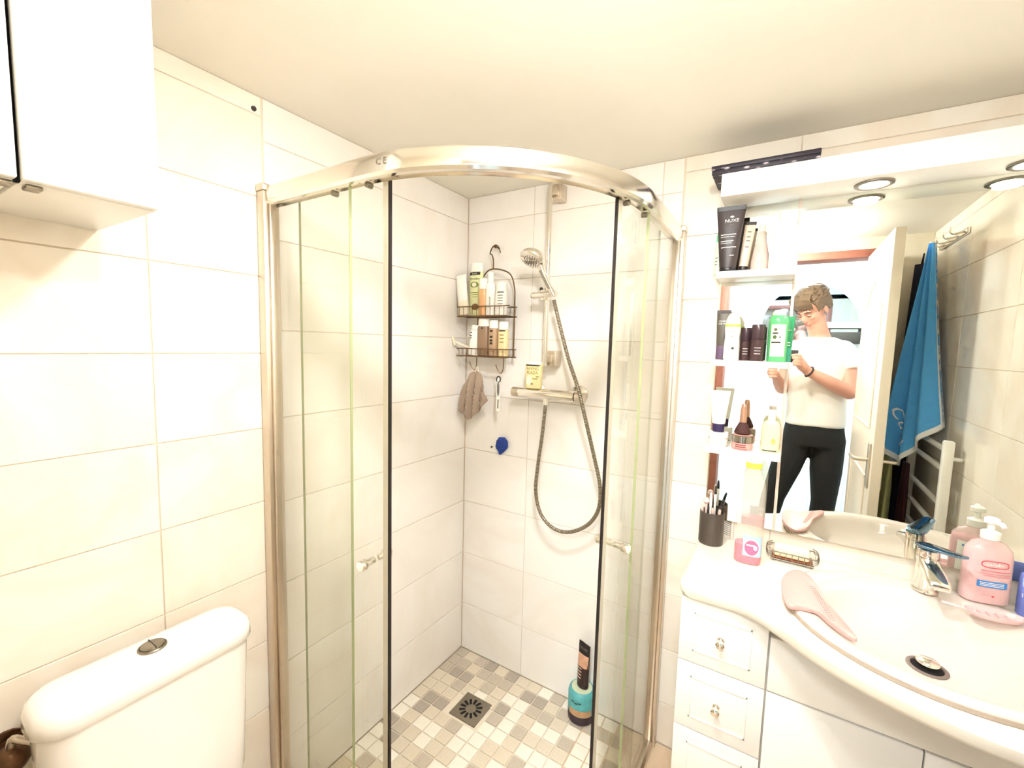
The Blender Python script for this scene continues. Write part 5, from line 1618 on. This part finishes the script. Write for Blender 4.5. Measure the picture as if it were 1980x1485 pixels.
def tow_face(u, v):
    return tow(u, v) + (-nn if nn.x > 0 else nn) * 0.010 - top
# lettering follows the cloth, read from the room side
vs, fs = text_geo('Curry', 0.16)
pts = []
for v_ in vs:
    a, b = v_.x, v_.y
    uu = 0.27 + a * 0.8 + b * 1.3
    vv = 0.85 + a * 0.40 - b * 0.25
    pts.append(tow_face(max(0.02, min(0.97, uu)), min(0.97, vv)))
me = bpy.data.meshes.new('lettering')
me.from_pydata([tuple(p) for p in pts], [], fs)
obj('lettering', me, hemm, tw, smooth=False)
# dark clothes behind the towel and on the radiator
def drape(name, label, cat, mat, cx, y0, y1, z0, z1, depth=0.03, wob=0.012):
    t = thing(name, label, cat, (cx, (y0 + y1) / 2, z1))
    rs = []
    n = 28
    for j in range(16):
        f = j / 15
        z = z1 + (z0 - z1) * f
        hwid = (y1 - y0) / 2 * (0.55 + 0.45 * min(1, f * 2.5))
        ring = []
        for k in range(n):
            a = 2 * PI * k / n
            yy = hwid * math.cos(a)
            xx = depth * math.sin(a) * (0.5 + 0.5 * min(1, f * 3)) + wob * math.sin(yy * 70 + f * 2)
            ring.append((xx, yy, z - z1))
        rs.append(ring)
    MB().rings(rs).build('fabric', mat, t)
    return t
nav = pm('dark_navy_fabric', (28, 26, 46), 0.95, var=0.3, scale=120, bump=0.5)
t = drape('bath_robe', 'dark navy bathrobe hanging behind the blue towel, seen in the mirror', 'bathrobe', nav, 1.768, -1.46, -1.345, 0.40, 1.90, 0.03)
MB().tube(smooth_path([(0.0, -0.012, 0.0), (0.004, 0, 0.05), (0.0, 0.012, 0.0)], 5), 0.003, 6).build('hanging_loop', nav, t)
mar = pm('maroon_fabric', (70, 22, 26), 0.95, var=0.3, scale=120, bump=0.5)
rd = thing('towel_radiator', 'white towel radiator on the right wall below the towel, seen in the mirror', 'radiator', (1.79, -1.1, 0.0))
RY0, RY1 = -0.225, 0.30
for y in (RY0, RY1):
    MB().box(-0.016, 0.016, y - 0.017, y + 0.017, 0.25, 1.12).build('post', M['white'], rd, bev=0.006)
for z in (0.32, 0.42, 0.52, 0.66, 0.76, 0.86, 1.0, 1.08):
    MB().cyl((0, RY0, z), (0, RY1, z), 0.011, 12).build('rail', M['white'], rd)
for y in (RY0, RY1):
    for z in (0.35, 1.05):
        MB().cyl((0, y, z), (0.044, y, z), 0.008, 10).build('wall_fixing', M['white'], rd)
t = drape('maroon_garment', 'dark maroon garment hanging over the towel radiator, seen in the mirror', 'garment', mar, 1.752, -1.27, -1.14, 0.42, 0.94, 0.012, 0.004)
t2 = drape('pale_green_towel', 'pale lime towel hanging beside the radiator post, seen in the mirror', 'towel', pm('pale_lime_terry', (214, 216, 150), 0.95, var=0.08, scale=200, bump=0.5), 1.70, -1.34, -1.25, 0.42, 0.98, 0.016, 0.006)

# ------------------------------------------------------------------ next room things
rm = thing('round_mirror', 'large round mirror on the pale tiled wall behind the photographer', 'mirror', (1.39, HALLY, 1.69))
MB().tube([(0, 0.001, 0), (0, 0.012, 0)], 0.365, 64).build('mirror_disc', pm('bluish_mirror', (186, 206, 226), 0.03, 1.0, var=0.02), rm)
MB().tube([(0.368 * math.cos(2 * PI * k / 64), 0.008, 0.368 * math.sin(2 * PI * k / 64)) for k in range(64)], 0.008, 8, closed=True).build('mirror_frame', pm('pale_blue_frame', (176, 200, 224), 0.4), rm)
ws = thing('wall_shelf', 'cream wall shelf in front of the round mirror in the next room', 'shelf', (1.62, HALLY, 1.685))
MB().box(-0.20, 0.20, 0.02, 0.14, -0.02, 0.03).build('shelf_board', pm('cream_board', (226, 216, 184), 0.5), ws, bev=0.003)
for x in (-0.15, 0.15):
    MB().box(x - 0.01, x + 0.01, 0.001, 0.1, -0.05, -0.021).build('shelf_bracket', M['steel'], ws, bev=0.002)
bxk = thing('storage_basket', 'dark grey basket hanging under the shelf by the round mirror', 'basket', (1.62, HALLY + 0.09, 1.53))
MB().lathe([(0.13, 0.0), (0.15, 0.01), (0.165, 0.09), (0.165, 0.1), (0.158, 0.1), (0.15, 0.02)], seg=28, sy=0.35, cap=False).build('basket_wall', pm('dark_grey_weave', (78, 76, 72), 0.8, var=0.4, scale=120, bump=0.8), bxk)
MB().box(-0.12, 0.12, -0.04, 0.04, 0.002, 0.006).build('basket_base', pm('grey_weave', (70, 68, 66), 0.8), bxk)
for x in (-0.14, 0.14):
    MB().cyl((x, 0, 0.095), (x, 0, 0.134), 0.003, 8).build('hanger', M['steel'], bxk)

# ------------------------------------------------------------------ the photographer (reflected in the mirror)
skin = pm('skin', (214, 160, 138), 0.55, var=0.06, scale=14)
pz = thing('person', 'person in a white t-shirt and black trousers holding a phone, reflected in the mirror', 'person', (1.40, -1.86, 0.0))
PO = Vector((1.40, -1.86, 0.0))
def V(x, y, z):
    return Vector((x, y, z)) - PO
body = MB()
HC = Vector((1.352, -1.83, 1.728))
fwd = Vector((-0.52, 0.62, -0.55)).normalized()
side = fwd.cross(Vector((0, 0, 1))).normalized()
upv = side.cross(fwd).normalized()
HM = Matrix(((side.x, fwd.x, upv.x, HC.x - PO.x), (side.y, fwd.y, upv.y, HC.y - PO.y), (side.z, fwd.z, upv.z, HC.z - PO.z), (0, 0, 0, 1)))
hd_ = MB()
hd_.ball((0, -0.012, 0.03), 0.075, 0.095, 0.088, 24, 16)       # skull
hd_.ball((0, 0.022, -0.035), 0.061, 0.066, 0.075, 20, 14)      # face
hd_.ball((0, 0.055, -0.088), 0.033, 0.028, 0.027, 16, 10)      # chin
hd_.ball((-0.042, 0.01, -0.068), 0.018, 0.04, 0.03, 12, 8)     # jaw
hd_.ball((0.042, 0.01, -0.068), 0.018, 0.04, 0.03, 12, 8)
hd_.ball((0, 0.075, 0.012), 0.05, 0.016, 0.012, 16, 8)         # brow
hd_.tube([(0, 0.082, 0.006), (0, 0.1, -0.03), (0, 0.096, -0.042), (0, 0.08, -0.046)], 0.01, 10, radii=[0.007, 0.0105, 0.012, 0.008])  # nose
hd_.ball((0, 0.078, -0.066), 0.022, 0.011, 0.007, 12, 8)       # upper lip
hd_.ball((0, 0.076, -0.075), 0.019, 0.011, 0.007, 12, 8)
for s in (-1, 1):
    hd_.ball((s * 0.030, 0.068, -0.026), 0.02, 0.018, 0.016, 12, 8)  # cheek
    hd_.ball((s * 0.076, -0.01, -0.018), 0.008, 0.018, 0.03, 12, 8)  # ear
hd_.xform(HM)
body.v += hd_.v
body.f += hd_.f
body.mi += hd_.mi
chain(body, [(V(1.372, -1.85, 1.66), 0.056), (V(1.40, -1.875, 1.57), 0.056), (V(1.412, -1.885, 1.50), 0.075)])
chain(body, [(V(1.412, -1.885, 1.48), 0.07), (V(1.53, -1.885, 1.47), 0.055), (V(1.565, -1.855, 1.36), 0.05), (V(1.572, -1.77, 1.215), 0.042), (V(1.47, -1.725, 1.27), 0.040), (V(1.345, -1.672, 1.34), 0.027)])
chain(body, [(V(1.412, -1.885, 1.48), 0.07), (V(1.29, -1.885, 1.47), 0.055), (V(1.25, -1.875, 1.36), 0.048), (V(1.225, -1.845, 1.215), 0.042), (V(1.205, -1.77, 1.255), 0.036), (V(1.19, -1.692, 1.292), 0.026)])
# right hand: palm, four fingers around the phone end, thumb behind
rp = [(V(1.345, -1.672, 1.342), 0.026), (V(1.322, -1.65, 1.365), 0.03), (V(1.302, -1.63, 1.395), 0.029)]
chain(body, rp, 12)
for k in range(4):
    z = 1.432 - 0.0195 * k
    chain(body, [(V(1.304 + 0.004 * k, -1.622, z - 0.008), 0.0105), (V(1.304, -1.597, z), 0.0095), (V(1.285, -1.584, z + 0.002), 0.0088), (V(1.262 + 0.004 * k, -1.583, z), 0.0076)], 10)
chain(body, [(V(1.322, -1.655, 1.372), 0.014), (V(1.295, -1.645, 1.40), 0.012), (V(1.272, -1.622, 1.418), 0.010)], 10)
# left hand: supports the other end from below
chain(body, [(V(1.19, -1.692, 1.292), 0.026), (V(1.178, -1.665, 1.308), 0.03), (V(1.165, -1.64, 1.322), 0.029)], 12)
for k in range(4):
    z = 1.352 - 0.0195 * k
    chain(body, [(V(1.172, -1.63, z), 0.0108), (V(1.188, -1.606, z), 0.0098), (V(1.168, -1.59, z + 0.001), 0.009), (V(1.142 + 0.004 * k, -1.592, z), 0.0078)], 10)
chain(body, [(V(1.17, -1.655, 1.328), 0.014), (V(1.162, -1.64, 1.36), 0.012), (V(1.17, -1.62, 1.385), 0.0105)], 10)
# bare ankles and feet in slippers-free pose
AN = [(1.16, -1.86), (1.475, -1.90)]
for ax_, ay_ in AN:
    chain(body, [(V(ax_, ay_, 0.14), 0.038), (V(ax_, ay_ - 0.01, 0.05), 0.04), (V(ax_, ay_ + 0.07, 0.035), 0.034), (V(ax_, ay_ + 0.15, 0.024), 0.024)])
# pelvis to close the figure under the clothes
chain(body, [(V(1.412, -1.885, 1.45), 0.1), (V(1.415, -1.875, 1.2), 0.1), (V(1.415, -1.87, 0.98), 0.105)])
for (hx, kx, ky, a) in ((1.34, 1.225, -1.80, AN[0]), (1.495, 1.50, -1.85, AN[1])):
    chain(body, [(V(hx, -1.87, 0.92), 0.075), (V(kx, ky, 0.5), 0.05), (V(a[0], a[1], 0.12), 0.038)])
remesh(body, 0.0055, 3, skin, 'body', pz)
# t-shirt
ts = MB()
tr_ = []
for z, rx_, ry_, cx_, cy_ in ((0.985, 0.158, 0.112, 1.418, -1.868), (1.0, 0.163, 0.117, 1.418, -1.868), (1.1, 0.16, 0.115, 1.417, -1.87), (1.25, 0.166, 0.118, 1.414, -1.875), (1.38, 0.178, 0.122, 1.412, -1.88), (1.47, 0.172, 0.108, 1.412, -1.885), (1.525, 0.125, 0.09, 1.41, -1.885), (1.548, 0.08, 0.075, 1.405, -1.88)):
    tr_.append([(cx_ + rx_ * math.copysign(abs(math.cos(a)) ** 0.85, math.cos(a)) - PO.x, cy_ + ry_ * math.copysign(abs(math.sin(a)) ** 0.85, math.sin(a)) - PO.y, z) for a in [2 * PI * k / 40 for k in range(40)]])
ts.rings(tr_)
for s in (1, -1):
    cx_ = 1.412 + s * 0.118
    if s > 0:
        pts = [(V(cx_, -1.885, 1.462), 0.07), (V(1.552, -1.875, 1.43), 0.068), (V(1.573, -1.845, 1.345), 0.066)]
    else:
        pts = [(V(cx_, -1.885, 1.462), 0.07), (V(1.262, -1.88, 1.43), 0.066), (V(1.245, -1.862, 1.345), 0.064)]
    chain(ts, pts[:2])
    ts.cyl(pts[1][0], pts[2][0], pts[1][1], 18, pts[2][1])
remesh(ts, 0.007, 5, pm('white_cotton', (246, 242, 234), 0.9, var=0.03, scale=30, bump=0.2), 't_shirt', pz)
# trousers
tr2 = MB()
rr = []
for z, rx_, ry_ in ((0.86, 0.158, 0.118), (0.93, 0.166, 0.122), (1.0, 0.157, 0.112), (1.03, 0.152, 0.107)):
    rr.append([(1.417 + rx_ * math.cos(a) - PO.x, -1.868 + ry_ * math.sin(a) - PO.y, z) for a in [2 * PI * k / 36 for k in range(36)]])
tr2.rings(rr)
for (hx, kx, ky, a) in ((1.338, 1.225, -1.80, AN[0]), (1.497, 1.50, -1.85, AN[1])):
    chain(tr2, [(V(hx, -1.868, 0.90), 0.094), (V((hx + kx) / 2, (-1.868 + ky) / 2, 0.70), 0.088), (V(kx, ky, 0.5), 0.068)])
    tr2.cyl(V(kx, ky, 0.5), V(a[0], a[1] - 0.01, 0.09), 0.068, 18, 0.058)
remesh(tr2, 0.009, 4, pm('black_denim', (30, 30, 28), 0.9, var=0.25, scale=40, bump=0.3), 'trousers', pz)
# hair: swept cap with tufts
hr = MB()
rh = random.Random(3)
hr.ball((0, -0.026, 0.046), 0.083, 0.098, 0.086, 24, 14)
for k in range(260):
    a = rh.uniform(0, 2 * PI)
    e = rh.uniform(0.05, 1.45)
    x, y, z = 0.081 * math.cos(e) * math.cos(a), -0.024 + 0.097 * math.cos(e) * math.sin(a), 0.05 + 0.088 * math.sin(e)
    if y > 0.025 and z < 0.075:
        continue
    d = Vector((rh.uniform(-0.35, 0.15), 1.0, rh.uniform(-0.15, 0.2))).normalized() * 0.04
    hr.tube([Vector((x, y, z)) - d * 0.5, Vector((x, y, z + 0.004)), Vector((x, y, z)) + d * 0.7 + Vector((0, 0, -0.006))], 0.01, 6, radii=[0.004, 0.0075, 0.002])
for k in range(30):      # fringe swept over the brow
    x = -0.06 + 0.0041 * k
    hr.tube([(x * 0.9, 0.035, 0.115), (x * 1.0, 0.075, 0.098), (x * 1.08, 0.092 - abs(x) * 0.3, 0.07), (x * 1.15 - 0.006 + rh.uniform(-.004, .004), 0.094 - abs(x) * 0.42, 0.03 + rh.uniform(-.012, .01))], 0.01, 6, radii=[0.010, 0.0105, 0.008, 0.002])
for s in (-1, 1):
    for k in range(9):
        hr.tube([(s * 0.07, -0.07 + 0.014 * k, 0.06), (s * 0.079, -0.07 + 0.014 * k, 0.025), (s * 0.074, -0.068 + 0.014 * k, -0.002 - 0.03 * (k < 4))], 0.01, 6, radii=[0.012, 0.009, 0.004])
# carve away from the face by keeping it behind the brow
hr.xform(HM)
remesh(hr, 0.0035, 1, pm('brown_hair', (112, 92, 70), 0.5, var=0.4, scale=90, bump=0.6), 'hair', pz)
for s in (-1, 1):
    ey = MB().ball((s * 0.031, 0.078, -0.006), 0.0135, 0.0085, 0.008, 14, 8)
    ey.xform(HM)
    e_ = ey.build('eyelid', skin, pz)
    ir = MB().tube([(s * 0.019, 0.083, -0.008), (s * 0.031, 0.0865, -0.0115), (s * 0.043, 0.081, -0.008)], 0.0016, 6)
    ir.xform(HM)
    ir.build('eyelashes', pm('lashes_%d' % s, (60, 44, 34), 0.6), e_)
    br = MB().tube([(s * 0.014, 0.091, 0.014), (s * 0.032, 0.088, 0.019), (s * 0.05, 0.076, 0.013)], 0.004, 8, radii=[0.003, 0.0042, 0.002])
    br.xform(HM)
    br.build('eyebrow', pm('eyebrow_%d' % s, (70, 54, 42), 0.8), pz)
lp_ = MB().ball((0, 0.083, -0.0705), 0.021, 0.009, 0.006, 14, 8)
lp_.xform(HM)
lp_.build('lips', pm('lips', (186, 116, 106), 0.45), pz)
# bracelet
wv = (V(1.345, -1.672, 1.34) - V(1.47, -1.725, 1.27)).normalized()
wc_ = V(1.358, -1.678, 1.333)
n1 = wv.orthogonal().normalized()
n2 = wv.cross(n1)
MB().tube([wc_ + 0.0315 * (math.cos(2 * PI * k / 28) * n1 + math.sin(2 * PI * k / 28) * n2) for k in range(28)], 0.005, 8, closed=True).build('bracelet', pm('dark_bracelet', (46, 28, 28), 0.6), pz)
# phone
ph = thing('smartphone', 'dark smartphone held up sideways by the person at the mirror', 'phone', (1.215, -1.6, 1.425))
MB().box(-0.078, 0.078, -0.004, 0.004, -0.037, 0.037).build('phone_body', pm('graphite_phone', (40, 40, 44), 0.3), ph, bev=0.003)
MB().box(-0.02, 0.015, 0.004, 0.0055, 0.008, 0.032).build('camera_bump', M['black'], ph, bev=0.001)
for x in (-0.012, 0.006):
    MB().tube([(x, 0.0055, 0.02), (x, 0.0062, 0.02)], 0.006, 16).build('lens', M['chrome_dull'], ph)
MB().box(-0.075, 0.075, -0.0046, -0.0041, -0.034, 0.034).build('screen', pm('phone_screen', (200, 196, 186), 0.1, emit=((230, 225, 210), 0.6)), ph)
